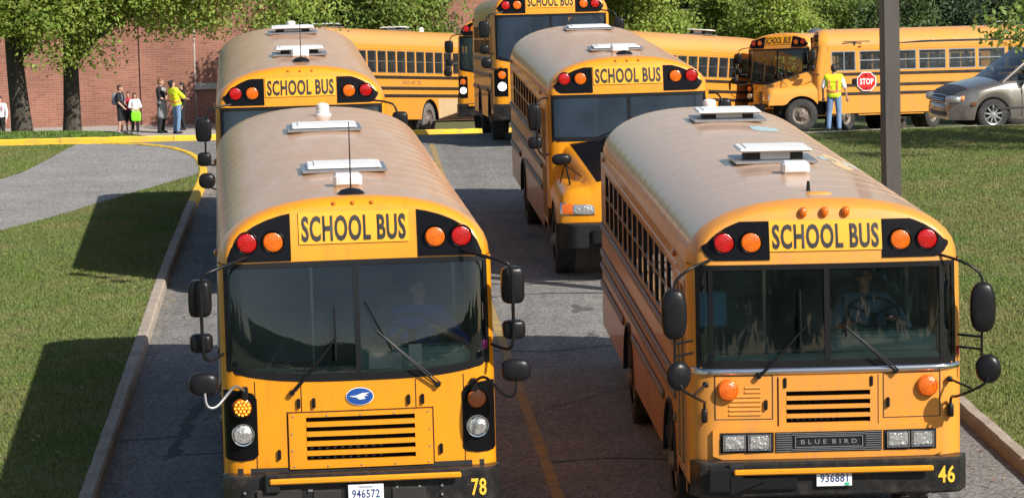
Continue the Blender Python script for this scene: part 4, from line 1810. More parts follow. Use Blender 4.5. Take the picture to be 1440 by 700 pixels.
def cab(root, dash_z=1.80, teal=True):
    """dashboard, driver's seat, steering wheel, rails and first-row modesty panels behind a windshield"""
    mb = MB()
    mb.box((0, .36, dash_z - .22), (2.1, .40, .28), .05)
    mb.box((.52, .44, dash_z - .02), (1.0, .34, .22), .06)
    mb.box((.52, .34, dash_z + .06), (.86, .12, .08), .03)
    o = mb.build('dashboard', 'dash_teal' if teal else 'black_plastic', root)
    mb = MB()
    for k in range(7):
        mb.box((-.9 + k * .13, .26, dash_z - .078), (.09, .05, .006))
    for k in range(6):
        mb.box((.2 + k * .12, .30, dash_z + .103), (.08, .03, .006))
    mb.build('dash_vent', 'black_matte', o)
    steering(root, .52, .74, dash_z + .20, 28)
    mb = MB()
    mb.box((.52, 1.32, 1.45), (.52, .46, .14), .05)
    mb.box((.52, 1.60, 1.88), (.50, .13, .80), .06, Matrix.Rotation(R(-6), 3, 'X'))
    mb.box((.52, 1.36, 1.2), (.34, .34, .36), .02)
    mb.build('driver_seat', 'seat_vinyl', root)
    mb = MB()
    mb.tube([(.98, 1.75, 1.05), (.98, 1.75, 2.6)], .018, 8)
    mb.tube([(-.35, 1.85, 1.05), (-.35, 1.85, 2.6)], .018, 8)
    mb.tube([(-1.0, .62, 1.4), (-.6, 1.2, 1.9), (-.45, 1.8, 1.9)], .018, 8)
    mb.build('grab_rail', 'alu', root, smooth=60)
    mb = MB()
    mb.box((0, .30, 2.52), (.70, .03, .16), .02)
    mb.build('inside_mirror', 'black_plastic', root)
    return o


# ------------------------------------------------------------------ bus 78
def crossing_arm(root, x0, x1, z, y):
    mb = MB()
    mb.box(((x0 + x1) / 2, y, z), (x1 - x0, .045, .052), .012)
    o = mb.build('crossing_arm', 'paint', root)
    mb = MB()
    mb.box((x0 + .02, y + .06, z - .02), (.14, .12, .18), .02)
    mb.build('arm_bracket', 'black_matte', o)
    mb = MB()
    mb.box((x1 - .10, y + .05, z - .01), (.04, .12, .06), .01)
    mb.build('arm_rest', 'black_matte', o)
    return o


S78 = dict(label='yellow flat-front school bus with bumper number 78 and round blue bird emblem', x=-1.39, y=30.7, yaw=4.7, L=11.4,
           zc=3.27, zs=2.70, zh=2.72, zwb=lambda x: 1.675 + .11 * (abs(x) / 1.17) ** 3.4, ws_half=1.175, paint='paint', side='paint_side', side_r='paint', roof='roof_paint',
           sign=(.60, .565), text_w=.93, text_h=.225, text_z=3.005, lx=(.955, .722), lz=2.905, nw=13, pitch=.70, yw=1.75, axles=(2.25, 7.6), gasket=.055,
           panel_out=1.135, panel_lift=.015, inset=.01, mark_z=3.215, mark_y=.02, rake=.17, curved=True, hole=(-.5, .5, .93, 1.37))
root78, F, info = make_bus(S78)
b = root78
cab(b, 1.80)
# the emblem
mb = MB()
for ring_, (rx, rz, o, mi) in enumerate([(.124, .080, .012, 0), (.118, .0745, .015, 1)]):
    mb.mi = mi
    n = 36
    c = (0, F(0, 1.52) - o - .004, 1.52)
    vs = [c] + [(rx * math.cos(2 * PI * k / n), F(rx * math.cos(2 * PI * k / n), 1.52) - o, 1.52 + rz * math.sin(2 * PI * k / n)) for k in range(n)]
    mb.add(vs, [(0, 1 + k, 1 + (k + 1) % n) for k in range(n)])
emb = mb.build('emblem', ['emblem_white', 'emblem_blue'], b, smooth=0, weld=False)
mb = MB()
ey = F(0, 1.52) - .021
mb.add([(x, ey, 1.52 + z) for x, z in [(-.098, .004), (-.03, .010), (.02, .030), (.095, .034), (.045, .018), (.075, .006), (.035, .002), (.05, -.022), (-.005, -.028), (-.03, -.008)]],
       [(0, 9, 1), (1, 9, 8, 6), (1, 6, 4, 2), (2, 4, 3), (6, 5, 4), (8, 7, 6)])
mb.build('bird_mark', 'emblem_white', emb, smooth=0)
# panels on the front: raised centre panel with grille, seams
gp = louvre_panel(b, F, -.64, .64, .885, 1.385, -.485, .485, (1.325, 1.238, 1.152, 1.066, .980), .043, .020, 'paint')
mb = MB()
for (xa, xb, za, zb) in [(-.655, -.645, .87, 1.40), (.645, .655, .87, 1.40), (-.655, .655, 1.388, 1.398)]:
    patch(mb, F, rect_cols(xa, xb, za, zb, 4), 1, .003, .01)
mb.build('panel_seam', 'black_matte', b)
F2 = lambda x, z: F(x, z) - .020
# vertical access seams and screws
mb = MB()
for x in (-.52, .5, -.93, .93):
    za, zb = (1.40, 1.655) if abs(x) < .6 else (.88, 1.68)
    patch(mb, F, rect_cols(x - .004, x + .004, za, zb, 1), 3, .0025, .01)
mb.build('panel_seam', 'black_matte', b)
mb = MB()
for x in np.linspace(-.6, .6, 5):
    for z in (1.36, .905):
        mb.lathe([(.009, 0), (.007, .006), (0, .007)], (x, F2(x, z), z), (0, -1, 0), 8)
for z in (1.05, 1.2):
    for x in (-.615, .615):
        mb.lathe([(.009, 0), (.007, .006), (0, .007)], (x, F2(x, z), z), (0, -1, 0), 8)
mb.build('screws', 'alu', gp)
for x, z in [(-.545, 1.475), (-.41, 1.475), (.435, 1.475), (.56, 1.475), (-.73, 1.02), (.715, 1.02)]:
    latch(b, F, x, z)
# headlamp pods
for sx in (-1, 1):
    mb = MB()
    cols = [(sx * x, za, zb) for x, za, zb in [(.915, 1.02, 1.52), (.95, .985, 1.575), (1.05, .97, 1.60), (1.14, .97, 1.61), (1.19, .98, 1.61), (1.212, 1.0, 1.60)]]
    if sx < 0:
        cols = cols[::-1]
    patch(mb, F, cols, 6, .012, .02)
    pod = mb.build('headlamp_pod', 'black_gloss', b, smooth=40)
    lx_ = 1.045
    o = add_lens(b, F, sx * lx_, 1.455, .088, 'amber_dull' if sx > 0 else 'amber_dull', 'turn_signal')
    if sx < 0:
        mb = MB()
        for ring_, n in ((0, 1), (.032, 6), (.063, 12)):
            for k in range(n):
                a = 2 * PI * k / n
                mb.sell((ring_ * math.cos(a), -.060, ring_ * math.sin(a)), (.011, .008, .011), 1, 8, 5)
        mb.build('led_cluster', 'amber_lit', o, smooth=60)
    o = link('headlight', lens_mesh(.088, 'lens_clear', 'lens'), b, (sx * lx_, F(lx_, 1.21) - .012, 1.21))
    mb = MB()
    mb.lathe([(.088, 0), (.09, -.03), (.10, -.032), (.106, -.01), (.106, .02)], (0, 0, 0), (0, 1, 0), 24)
    mb.build('bezel', 'chrome', o, smooth=50)
bp, bf = bumper(b, .53, .86)
mb = MB()
for (xa, xb, za, zb) in [(-.95, -.55, .60, .74), (-.45, -.2, .56, .72), (.25, .55, .56, .72)]:
    mb = MB()
    mb.box(((xa + xb) / 2, -.186, (za + zb) / 2), (xb - xa, .02, zb - za), .01)
    mb.build('bumper_recess', 'chassis', bp)
mb = MB()
for x in (-.48, -.46, .3, .5, .7, -1.05):
    for z in (.64, .72):
        mb.lathe([(.014, 0), (.012, .012), (0, .013)], (x, -.18, z), (0, -1, 0), 8)
mb.build('bolts', 'alu', bp)
text_obj('bumper_number', '78', .135, .155, lambda a, c: (a + 1.03, bf(a + 1.03) - .008, c + .69), 'letter_yellow', bp, .02)
crossing_arm(b, -.83, .87, .818, -.235)
licence_plate(b, .02, -.215, .685, '946572')
# gap above the bumper
mb = MB()
patch(mb, F, rect_cols(-1.1, 1.1, .84, .90, 12), 1, .004, .02)
mb.build('bumper_gap', 'chassis', b)
# wipers
wiper(b, F, (-.60, 1.575), (-.19, 2.06), (-.20, 1.86), (-.20, 2.33))
wiper(b, F, (.70, 1.60), (.17, 2.10), (.30, 1.92), (.07, 2.36))
# mirrors
for sx in (-1, 1):
    dz = .02 if sx > 0 else 0
    rot = Matrix.Rotation(R(8 * sx), 3, 'Z')
    m1 = mirror(b, (sx * 1.385, -.06, 2.455 + dz), (.10, .085, .165), .42, None, rot=rot)
    mirror(b, (sx * 1.385, -.08, 2.06 + dz), (.10, .075, .085), .5, None, rot=rot)
    mb = MB()
    mb.tube(smooth3([(sx * .95, F(.95, 2.78) - .01, 2.78), (sx * 1.12, -.10, 2.75), (sx * 1.30, -.20, 2.70), (sx * 1.375, -.20, 2.66), (sx * 1.375, -.19, 2.3), (sx * 1.375, -.19, 1.98),
                     (sx * 1.33, -.17, 1.90), (sx * 1.20, .08, 1.93)]), .016, 8)
    mb.build('mirror_bracket', 'black_plastic', b, smooth=60)
    mb = MB()
    mb.sell((sx * 1.375, -.34, 1.735 + dz), (.135, .07, .105), .75, 20, 12)
    m3 = mb.build('crossview_mirror', 'black_plastic', b, smooth=60)
    mb = MB()
    mb.tube(smooth3([(sx * 1.02, F(1.02, 1.62) - .02, 1.60), (sx * 1.10, -.16, 1.69), (sx * 1.18, -.3, 1.62), (sx * 1.28, -.40, 1.52), (sx * 1.36, -.42, 1.54), (sx * 1.37, -.40, 1.66)]), .014, 8)
    mb.build('mirror_arm', 'steel_dull' if sx < 0 else 'black_plastic', m3, smooth=60)
    mb = MB()
    mb.box((sx * 1.02, F(1.02, 1.6) - .02, 1.58), (.06, .05, .12), .012)
    mb.build('mirror_foot', 'black_plastic', m3)
# roof things
hatch(b, .02, 3.0, 3.275)
hatch(b, -.02, 7.8, 3.275)
roof_box(b, 0, 1.35, 3.275)
antenna(b, 0, .62, 3.255, .62)
strobe(b, .03, 9.7, 3.275)
# papers behind the glass
mb = MB()
mb.box((.25, .22, 1.80), (.30, .01, .16), 0, Matrix.Rotation(R(20), 3, 'X'))
mb.build('paper_sign', 'paper', b)
mb = MB()
mb.box((.52, .25, 1.84), (.12, .01, .2), 0, Matrix.Rotation(R(15), 3, 'X'))
mb.build('paper_sign', 'paper', b)
mb = MB()
mb.box((1.13, F(1.13, 1.93) + .012, 1.93), (.05, .004, .08))
mb.build('inspection_sticker', 'pink_tag', b)

# ------------------------------------------------------------------ bus 46
S46 = dict(label='older faded yellow flat-front school bus with bumper number 46 and lettered grille', x=2.76, y=30.6, yaw=2.3, L=11.5, roll=.5,
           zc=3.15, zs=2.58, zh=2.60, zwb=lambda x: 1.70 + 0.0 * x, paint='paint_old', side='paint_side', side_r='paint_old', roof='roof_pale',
           text_w=.95, text_h=.215, text_z=2.845, lx=(.905, .665), lz=2.80, sign=(.50, .50), panel_top=.38, panel_lift=.045, panel_out=1.10, round_panel=True,
           nw=13, pitch=.70, yw=1.75, axles=(2.15, 7.3), gasket=.05, side_split=1.03, corner=.24, markers=False, zw0=1.80, zw1=2.42, rails=(1.72, 1.40, 1.24, 1.02), rail_mat='rail_faded', rake=.06, hole=(-.39, .39, 1.17, 1.475))
root46, F, info = make_bus(S46)
b = root46
cab(b, 1.86)
for x in (-.19, 0, .19):
    mb = MB()
    mb.sell((x, F(x, 3.06) - .02, 3.055), (.035, .045, .045), .8, 14, 8)
    mb.build('marker_light', 'amber_lens', b, smooth=60)
mb = MB()     # chrome belt strip
mb.grid([[(x, F(x, 1.66 + z) - .014 - .012 * (1 - (z / .03) ** 2) if abs(z) < .03 else F(x, 1.66 + z) - .002, 1.66 + z) for z in (-.03, -.02, 0, .02, .03)] for x in np.linspace(-1.2, 1.2, 41)])
mb.build('belt_strip', 'chrome', b, smooth=60)
# centre grille panel
gp = louvre_panel(b, F, -.44, .44, 1.145, 1.60, -.375, .375, (1.455, 1.375, 1.295, 1.215), .044, .016, 'paint_old')
mb = MB()
for (xa, xb, za, zb) in [(-.452, -.444, 1.13, 1.61), (.444, .452, 1.13, 1.61), (-.452, .452, 1.132, 1.142),
                         (-1.01, -1.0, 1.23, 1.62), (-.50, -.49, 1.23, 1.62), (-1.01, -.49, 1.615, 1.623), (-1.01, -.49, 1.227, 1.235),
                         (1.0, 1.01, 1.22, 1.62), (.49, .50, 1.22, 1.62), (.49, 1.01, 1.615, 1.623), (.49, 1.01, 1.217, 1.225)]:
    patch(mb, F, rect_cols(xa, xb, za, zb, 4), 1, .002, .01)
mb.build('panel_seam', 'rail_black', b)
for k in range(7):
    z = 1.275 + k * .040
    mb = MB()
    xa = -.74 if k > 4 else -.88
    mb.tube([(xa, F(xa, z) - .002, z), (-.60, F(-.60, z) - .002, z)], .012, 6)
    mb.build('louver', 'paint_old', b, smooth=60)
for x, z in [(-.385, 1.555), (.385, 1.555), (-.555, 1.36), (.535, 1.36)]:
    latch(b, F, x, z)
for sx in (-1, 1):
    o = add_lens(b, F, sx * .89, 1.50, .098, 'amber_lens', 'turn_signal', hood=False)
    o.scale = (1, 1.8, 1)
# headlamp surround
mb = MB()
patch(mb, F, [(x, .875 + (.03 if abs(x) > 1.0 else 0), 1.165 - (.03 if abs(x) > 1.0 else 0)) for x in np.linspace(-1.03, 1.03, 25)], 3, .028, .04)
sur = mb.build('headlamp_surround', 'paint_old', b)
F3 = lambda x, z: F(x, z) - .028
for sx in (-1, 1):
    mb = MB()
    a_, c_ = sorted((sx * .49, sx * .965))
    patch(mb, F3, rect_cols(a_, c_, .935, 1.115, 4), 2, .006, .01)
    bez = mb.build('headlamp_bezel', 'black_matte', sur)
    for xx in (.62, .84):
        mb = MB()
        mb.box((sx * xx, F3(xx, 1.03) - .014, 1.028), (.185, .03, .125), .012)
        hl = mb.build('headlight', 'lens_clear', b)
        mb = MB()
        for q in ((-.1, 0, .2, .01, .14), ):
            for s2 in (-1, 1):
                mb.box((sx * xx + s2 * .097, F3(xx, 1.03) - .016, 1.028), (.01, .03, .14), .003)
                mb.box((sx * xx, F3(xx, 1.03) - .016, 1.028 + s2 * .067), (.20, .03, .01), .003)
        mb.build('trim_ring', 'chrome', hl)
mb = MB()
patch(mb, F3, rect_cols(-.475, .475, .935, 1.115, 8), 2, .006, .01)
pl = mb.build('name_plate', 'black_matte', sur)
mb = MB()
for k in range(9):
    z = .945 + k * .02
    for xa, xb in ((-.47, -.33), (.33, .47)):
        mb.box(((xa + xb) / 2, F3(.4, z) - .010, z), (xb - xa, .008, .006))
for z in (.948, .962, 1.088, 1.102):
    mb.box((0, F3(0, z) - .010, z), (.66, .008, .005))
for z in (.978, 1.072):
    mb.box((0, F3(0, z) - .012, z), (.60, .01, .007))
for x in (-.30, .30):
    mb.box((x, F3(0, 1) - .012, 1.025), (.007, .01, .10))
mb.build('plate_trim', 'alu', pl)
text_obj('lettering', 'B L U E  B I R D', .50, .040, lambda a, c: (a, F3(a, 1.025) - .013, c + 1.025), 'alu', pl, .02)
bp, bf = bumper(b, .56, .875, half=1.235)
text_obj('bumper_number', '46', .15, .155, lambda a, c: (a + 1.03, bf(a + 1.03) - .008, c + .73), 'letter_yellow', bp, .02)
crossing_arm(b, -.87, .90, .80, -.24)
mb = MB()
mb.box((-.98, -.21, .73), (.24, .06, .22), .02)
mb.box((-.55, -.20, .70), (.50, .04, .15), .03)
mb.add([(-.9, -.25, .76), (-.9, -.25, .60), (-.55, -.25, .74)], [(0, 1, 2)])
mb.build('arm_housing', 'black_plastic', bp)
licence_plate(b, .02, -.215, .735, '936881')
wiper(b, F, (-.62, 1.62), (-.20, 2.06), (-.24, 1.80), (-.24, 2.38))
wiper(b, F, (.60, 1.64), (.155, 2.05), (.165, 1.95), (.165, 2.33))
# mirrors of bus 46
for sx in (-1, 1):
    o_ = mirror(b, (sx * 1.37, -.08, 2.20), (.115, .07, .225), .72, [(sx * 1.0, .12, 2.66), (sx * 1.22, -.05, 2.60), (sx * 1.36, -.06, 2.5), (sx * 1.37, -.08, 2.4)], .013)
    mb = MB()
    for zz in (1.93, 1.82):
        mb.tube([(sx * 1.19, .14, zz), (sx * 1.36, -.04, zz)], .012, 6)
    mb.tube([(sx * 1.365, -.05, 2.1), (sx * 1.365, -.05, 1.76)], .013, 6)
    mb.build('mirror_bracket', 'black_plastic', o_)
    mb = MB()
    mb.lathe([(0, -.05), (.06, -.046), (.10, -.03), (.115, 0), (.112, .02), (0, .022)], (sx * 1.36, -.40, 1.70), (sx * .25, 1, 0), 24, (1, 1.15))
    o_ = mb.build('crossview_mirror', 'black_plastic', b, smooth=60)
    mb = MB()
    mb.tube(smooth3([(sx * 1.36, -.42, 1.66), (sx * 1.34, -.45, 1.58), (sx * 1.2, -.35, 1.49), (sx * 1.11, -.18, 1.42), (sx * 1.10, .02, 1.40), (sx * 1.10, .05, 1.27)]), .013, 7)
    mb.tube([(sx * 1.09, .02, 1.55), (sx * 1.22, -.33, 1.52)], .011, 6)
    mb.box((sx * 1.10, .03, 1.27), (.05, .06, .12), .01)
    mb.box((sx * 1.09, .02, 1.55), (.05, .05, .05), .01)
    mb.build('mirror_arm', 'black_plastic', o_, smooth=50)
hatch(b, .0, 4.1, 3.155, .085)
hatch(b, .08, 9.2, 3.155, .065)
roof_box(b, .06, 2.75, 3.155)
strobe(b, .02, 10.6, 3.14)
rp46 = roof_prof(2.58, 3.15)


def on_roof46(x, y):
    for (xa, za), (xb, zb) in zip(rp46[:-1], rp46[1:]):
        if xb <= x <= xa:
            return (x, y, za + (zb - za) * (xa - x) / max(xa - xb, 1e-6) + .003)
    return (x, y, 3.15)


for (xa, xb, ya, yb, m_) in [(.22, .52, 7.6, 8.3, 'patch_blue'), (.55, .95, 4.4, 4.9, 'patch_blue'), (.62, .80, 3.5, 5.4, 'paint_dust')]:
    mb = MB()
    n_ = 10
    mb.grid([[on_roof46(xa + (xb - xa) * i / n_, ya + (yb - ya) * (.5 + (j - .5) * (1 - .75 * abs(i / n_ - .4))) + .05 * math.sin(i * 2.1)) for j in (0, 1)] for i in range(n_ + 1)])
    mb.build('scuff_mark', m_, b, smooth=60)
mb = MB()
mb.sell((.03, .78, 3.135), (.13, .05, .035), .8, 14, 8)
mb.build('roof_bump', 'paint_old', b, smooth=60)
mb = MB()
mb.tube([(-.03, 1.05, 3.14), (-.03, 1.05, 3.24)], [.022, .012], 8)
mb.build('antenna_stub', 'black_plastic', b)
mb = MB()
mb.box((1.19, F(1.16, 1.8) + .02, 1.79), (.004, .05, .08))
mb.build('inspection_sticker', 'pink_tag', b)
mb = MB()
mb.box((-.95, 1.5, 2.02), (.42, .05, .34), .02)
mb.build('notice_board', 'paper_blue', b)


# ------------------------------------------------------------------ the other flat-front buses
def flat_front(b, F, S, lit=False, simple=False):
    pt = S['paint']
    cab(b, 1.80, False)
    mb = MB()
    patch(mb, F, rect_cols(-.62, .62, .90, 1.38, 8), 3, .018, .03)
    gp = mb.build('grille_panel', pt, b)
    slots(gp, lambda x, z: F(x, z) - .018, -.47, .47, (1.31, 1.21, 1.11, 1.01), .045, depth=.004)
    for sx in (-1, 1):
        mb = MB()
        a_, c_ = sorted((sx * .92, sx * 1.205))
        patch(mb, F, rect_cols(a_, c_, 1.0, 1.58, 5), 3, .012, .02)
        mb.build('headlamp_pod', 'black_gloss', b)
        add_lens(b, F, sx * 1.045, 1.44, .088, 'amber_lens', 'turn_signal')
        link('headlight', lens_mesh(.09, 'headlight_lit' if lit else 'lens_clear', 'lens'), b, (sx * 1.045, F(1.045, 1.2) - .012, 1.2))
    bumper(b, .5, .84)
    mb = MB()
    mb.box((0, -.22, .79), (1.7, .04, .05), .01)
    mb.build('crossing_arm', 'paint', b)
    wiper(b, F, (-.60, 1.58), (-.19, 2.06), (-.20, 1.86), (-.20, 2.33))
    wiper(b, F, (.70, 1.60), (.17, 2.10), (.30, 1.92), (.07, 2.36))
    for sx in (-1, 1):
        mirror(b, (sx * 1.40, -.06, 2.40), (.115, .085, .17), .45,
               [(sx * 1.0, .0, 2.74), (sx * 1.2, -.08, 2.72), (sx * 1.36, -.12, 2.66), (sx * 1.38, -.13, 2.2), (sx * 1.38, -.12, 1.9), (sx * 1.2, .1, 1.88)], .015)
        mirror(b, (sx * 1.40, -.08, 1.98), (.10, .075, .10), .6, None)
        mirror(b, (sx * 1.37, -.36, 1.70), (.12, .07, .11), .8, [(sx * 1.05, .02, 1.6), (sx * 1.2, -.3, 1.55), (sx * 1.36, -.4, 1.62)], .012, name='crossview_mirror')


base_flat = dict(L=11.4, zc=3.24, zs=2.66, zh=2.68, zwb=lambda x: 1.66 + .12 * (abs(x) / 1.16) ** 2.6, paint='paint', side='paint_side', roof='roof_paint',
                 text_w=.95, text_h=.215, text_z=2.945, lx=(.93, .69), lz=2.88, sign=(.52, .52), panel_top=.40, panel_lift=.03, panel_out=1.11, round_panel=True, nw=13, pitch=.70, yw=1.75,
                 axles=(2.25, 7.6), gasket=.06, glass='windshield_far', mark_z=3.17, mark_y=.02)
S = dict(base_flat, label='yellow flat-front school bus queued directly behind bus 78', x=-2.95, y=49.6, yaw=4.4)
b, F, info = make_bus(S)
flat_front(b, F, S)
hatch(b, .05, 3.0, 3.245, .06)
hatch(b, .05, 9.0, 3.245, .06)
roof_box(b, .05, 2.4, 3.245, (.26, .2, .14))
antenna(b, .04, 1.3, 3.24, .55)
strobe(b, .05, 10.4, 3.235)

S = dict(base_flat, label='tall yellow school bus with lit headlights queued behind the hooded bus', x=.93, y=72.2, yaw=2.6, paint='paint', zc=3.30, glass='windshield_far')
b, F, info = make_bus(S)
flat_front(b, F, S, lit=True)
hatch(b, .0, 3.0, 3.3, .08)

S = dict(base_flat, label='yellow flat-front school bus waiting behind the bus with lit headlights', x=-.20, y=94.6, yaw=-13.0, L=10.4, nw=11, axles=(2.25, 7.0), sign=(.52, .52), lx=(.95, .74), panel_top=.46, panel_lift=.015)
b, F, info = make_bus(S)
flat_front(b, F, S, lit=True)
hatch(b, .0, 3.0, 3.245)

S = dict(base_flat, label='dusty yellow school bus turning in front of the brick school with a grey rear wheel', x=-6.31, y=97.3, yaw=-22.0, paint='paint_far', side='paint_far', roof='roof_far',
         sglass='far_glass', wframe='alu', rails=(1.74, 1.42, 1.20), dust_from=8.2, tyre_r='tyre_dusty', zc=3.18)
b, F, info = make_bus(S)
flat_front(b, F, S)
hatch(b, .0, 3.0, 3.185, .06)
hatch(b, .0, 7.9, 3.185, .06)
strobe(b, .0, 9.9, 3.185)
text_obj('fleet_lettering', 'NO 49 28', 1.3, .13, lambda a, c: (W + .004, 6.3 + a, 1.58 + c), 'letter_dust', b, .02)

S = dict(base_flat, label='yellow school bus parked side-on between the hooded queue bus and the stop-sign bus', x=1.02, y=103.8, yaw=-31.0, paint='paint_far', side='paint_far', L=12.8, axles=(2.25, 9.2), nw=15,
         roof='roof_far', sglass='far_glass', wframe='alu', rails=(1.74, 1.42, 1.16), zc=3.18)
b, F, info = make_bus(S)
flat_front(b, F, S)
hatch(b, .0, 9.7, 3.185, .12)

S = dict(base_flat, label='yellow flat-front school bus facing out from behind the hood of the stop-sign bus', x=8.55, y=110.6, yaw=-38.0, paint='paint_far', side='paint_far', roof='roof_far',
         sglass='far_glass', wframe='alu', rails=(1.74, 1.42, 1.16), zc=3.18, glass='windshield_glass', zwb=lambda x: 1.55 + .1 * (abs(x) / 1.16) ** 2.6)
b, F, info = make_bus(S)
flat_front(b, F, S)
mb = MB()
mb.lathe([(.30, 0), (.29, .06), (.22, .12), (.1, .16), (0, .17)], (0, 0, 0), (0, 0, 1), 18)
mb.build('roof_ventilator', 'alu', b, loc=(0, 2.4, 3.17), smooth=50)


# ------------------------------------------------------------------ hooded buses
def hood_front(b, F, S):
    pt = S['paint']
    cab(b, 1.80, False)
    ax = S['axles'][0]
    y_n = -1.40
    mb = MB()
    rows = []
    ts = list(np.linspace(0, 1, 15)) + [1.05, 1.085, 1.10, 1.10]

    def sec(t_, end=0):
        y = y_n * t_ + .12 * (1 - min(t_, 1))
        tt = min(t_, 1)
        zc_ = 1.90 - .46 * tt ** 1.1
        zf = 1.42 - .13 * tt
        wf = 1.20 - .03 * tt ** 3
        drop = {1.05: .03, 1.085: .09, 1.10: .17}.get(round(t_, 3), 0)
        yy = y
        d = abs(yy - ax)
        zlo = .80
        if d < .60:
            zlo = max(zlo, .47 + math.sqrt(.6 ** 2 - d * d))
        hw = .92 - .30 * tt
        pts = [(0, zc_ + .03), (hw * .35, zc_ + .027), (hw * .7, zc_ + .012), (hw, zc_ - .02), (hw + .07, zc_ - .08), (hw + .13, max(zf + .06, zc_ - .2)), (max(.90, hw + .14), zf + .05), (max(1.0, hw + .16), zf + .03), (max(1.09, hw + .18), zf - .01), (1.145, zf - .09), (wf, zf - .22),
               (wf, max(zlo, zf - .45)), (wf, zlo)]
        pts = [(min(x, wf), min(z, max(z - drop, .8)) - 0) for x, z in pts]
        pts = [(x, z - drop if i < 11 else min(z, pts[10][1] - drop)) for i, (x, z) in enumerate(pts)]
        if end:
            pts = [(x, .80) for x, z in pts]
        # plan rounding at the nose
        return [(x, yy + .16 * (x / 1.18) ** 4 * tt ** 4, z) for x, z in pts]
    for i, t_ in enumerate(ts):
        h = sec(t_, i == len(ts) - 1)
        rows.append([(-x, y, z) for x, y, z in reversed(h[1:])] + h)
    mb.grid(rows)
    hd = mb.build('hood', pt, b, smooth=45)
    # flat black anti-glare top
    mb = MB()
    rws = []
    for t_ in np.linspace(.04, 1.0, 13):
        h = sec(t_)
        top = h[:4]
        r_ = [(-x, y, z + .006) for x, y, z in reversed(top[1:])] + [(x, y, z + .006) for x, y, z in top]
        rws.append(r_)
    mb.grid(rws)
    mb.build('hood_top', 'black_gloss', hd, smooth=50)
    # fender inner panels
    mb = MB()
    for sx in (-1, 1):
        mb.box((sx * .72, ax, .95), (.04, 1.3, .8))
    mb.box((0, -.4, .85), (1.2, 1.4, .7))
    mb.build('engine_bay', 'chassis', b)
    # nose: grille, headlights, bumper
    mb = MB()
    patch(mb, lambda x, z: y_n * 1.1 + .22 * (x / 1.18) ** 4, rect_cols(-.5, .5, .84, 1.24, 6), 2, .012, .02)
    g = mb.build('grille', 'black_matte', hd)
    for z in (.92, 1.0, 1.08, 1.16):
        mb = MB()
        mb.box((0, y_n * 1.1 - .02, z), (.94, .02, .02), .005)
        mb.build('grille_bar', 'chrome', g)
    for sx in (-1, 1):
        FF = lambda x, z: y_n * 1.095 + .16 * (x / 1.18) ** 4 + .10 * max(0, z - 1.05) / .2
        mb = MB()
        a_, c_ = sorted((sx * .68, sx * 1.165))
        patch(mb, FF, rect_cols(a_, c_, .955, 1.135, 6), 2, .014, .03)
        hl = mb.build('headlight', 'chrome', hd)
        mb = MB()
        a_, c_ = sorted((sx * .70, sx * .97))
        patch(mb, FF, rect_cols(a_, c_, .975, 1.115, 5), 2, .022, .012)
        mb.build('lens', 'lens_clear', hl)
        mb = MB()
        a_, c_ = sorted((sx * .99, sx * 1.14))
        patch(mb, FF, rect_cols(a_, c_, .975, 1.115, 3), 2, .022, .012)
        mb.build('turn_signal', 'amber_lens', hl)
        # fender mounted cross view mirror on a tripod
        mirror(b, (sx * 1.10, -1.0, 1.73), (.145, .08, .085), .75, [(sx * 1.06, -.98, 1.70), (sx * 1.02, -.98, 1.55), (sx * .98, -.98, 1.34)], .014, name='crossview_mirror')
        mb = MB()
        mb.tube([(sx * 1.06, -1.0, 1.66), (sx * .78, -.9, 1.44)], .010, 6)
        mb.tube([(sx * 1.06, -1.0, 1.66), (sx * 1.12, -.8, 1.36)], .010, 6)
        mb.box((sx * .98, -.98, 1.33), (.09, .09, .05), .015)
        mb.build('mirror_stay', 'black_plastic', b, smooth=50)
        # door mirrors
        mirror(b, (sx * 1.42, -.02, 2.28), (.10, .08, .20), .5, [(sx * 1.2, .12, 2.55), (sx * 1.33, -.02, 2.56), (sx * 1.39, -.10, 2.4), (sx * 1.39, -.10, 1.9), (sx * 1.36, -.1, 1.72), (sx * 1.2, .2, 1.7)], .014)
        mirror(b, (sx * 1.42, -.04, 1.90), (.11, .07, .09), .6, None)
    bp, bf = bumper(b, .50, .86, half=1.2, depth=.34, y=-1.84, mat='black_matte', corner=.25)
    mb = MB()
    mb.box((-.62, -1.87, .68), (.26, .05, .22), .02)
    for k in range(6):
        mb.lathe([(.014, 0), (.012, .012), (0, .013)], (-.7 + .16 * (k % 2), -1.895, .60 + .08 * (k // 2)), (0, -1, 0), 8)
    mb.build('arm_bracket', 'black_plastic', bp)
    mb = MB()
    mb.box((.15, -1.90, .55), (1.5, .04, .05), .01)
    mb.build('crossing_arm', 'paint', b)
    wiper(b, F, (-.50, 1.87), (-.10, 2.1), (-.45, 1.97), (.12, 2.15))
    wiper(b, F, (.55, 1.87), (.75, 2.1), (.45, 1.97), (1.0, 2.2))


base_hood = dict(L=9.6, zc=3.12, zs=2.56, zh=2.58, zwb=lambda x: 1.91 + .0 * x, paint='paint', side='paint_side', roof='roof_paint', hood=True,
                 text_w=.98, text_h=.215, text_z=2.85, lx=(.95, .71), lz=2.82, sign=(.53, .53), panel_top=.40, panel_lift=.03, panel_out=1.11, round_panel=True, nw=10, pitch=.70, yw=1.75,
                 axles=(-.38, 6.3), gasket=.05, glass='windshield_far', zw0=1.82, zw1=2.40, mark_z=3.06, mark_y=.02, wall_bot=.9)
S = dict(base_hood, label='yellow school bus with black hood top queued behind bus 46', x=1.80, y=51.7, yaw=3.2)
b, F, info = make_bus(S)
hood_front(b, F, S)
hatch(b, .0, 2.2, 3.125)
roof_box(b, .0, 1.5, 3.125)
antenna(b, .02, .9, 3.11, 0)
hatch(b, .05, 8.0, 3.125)

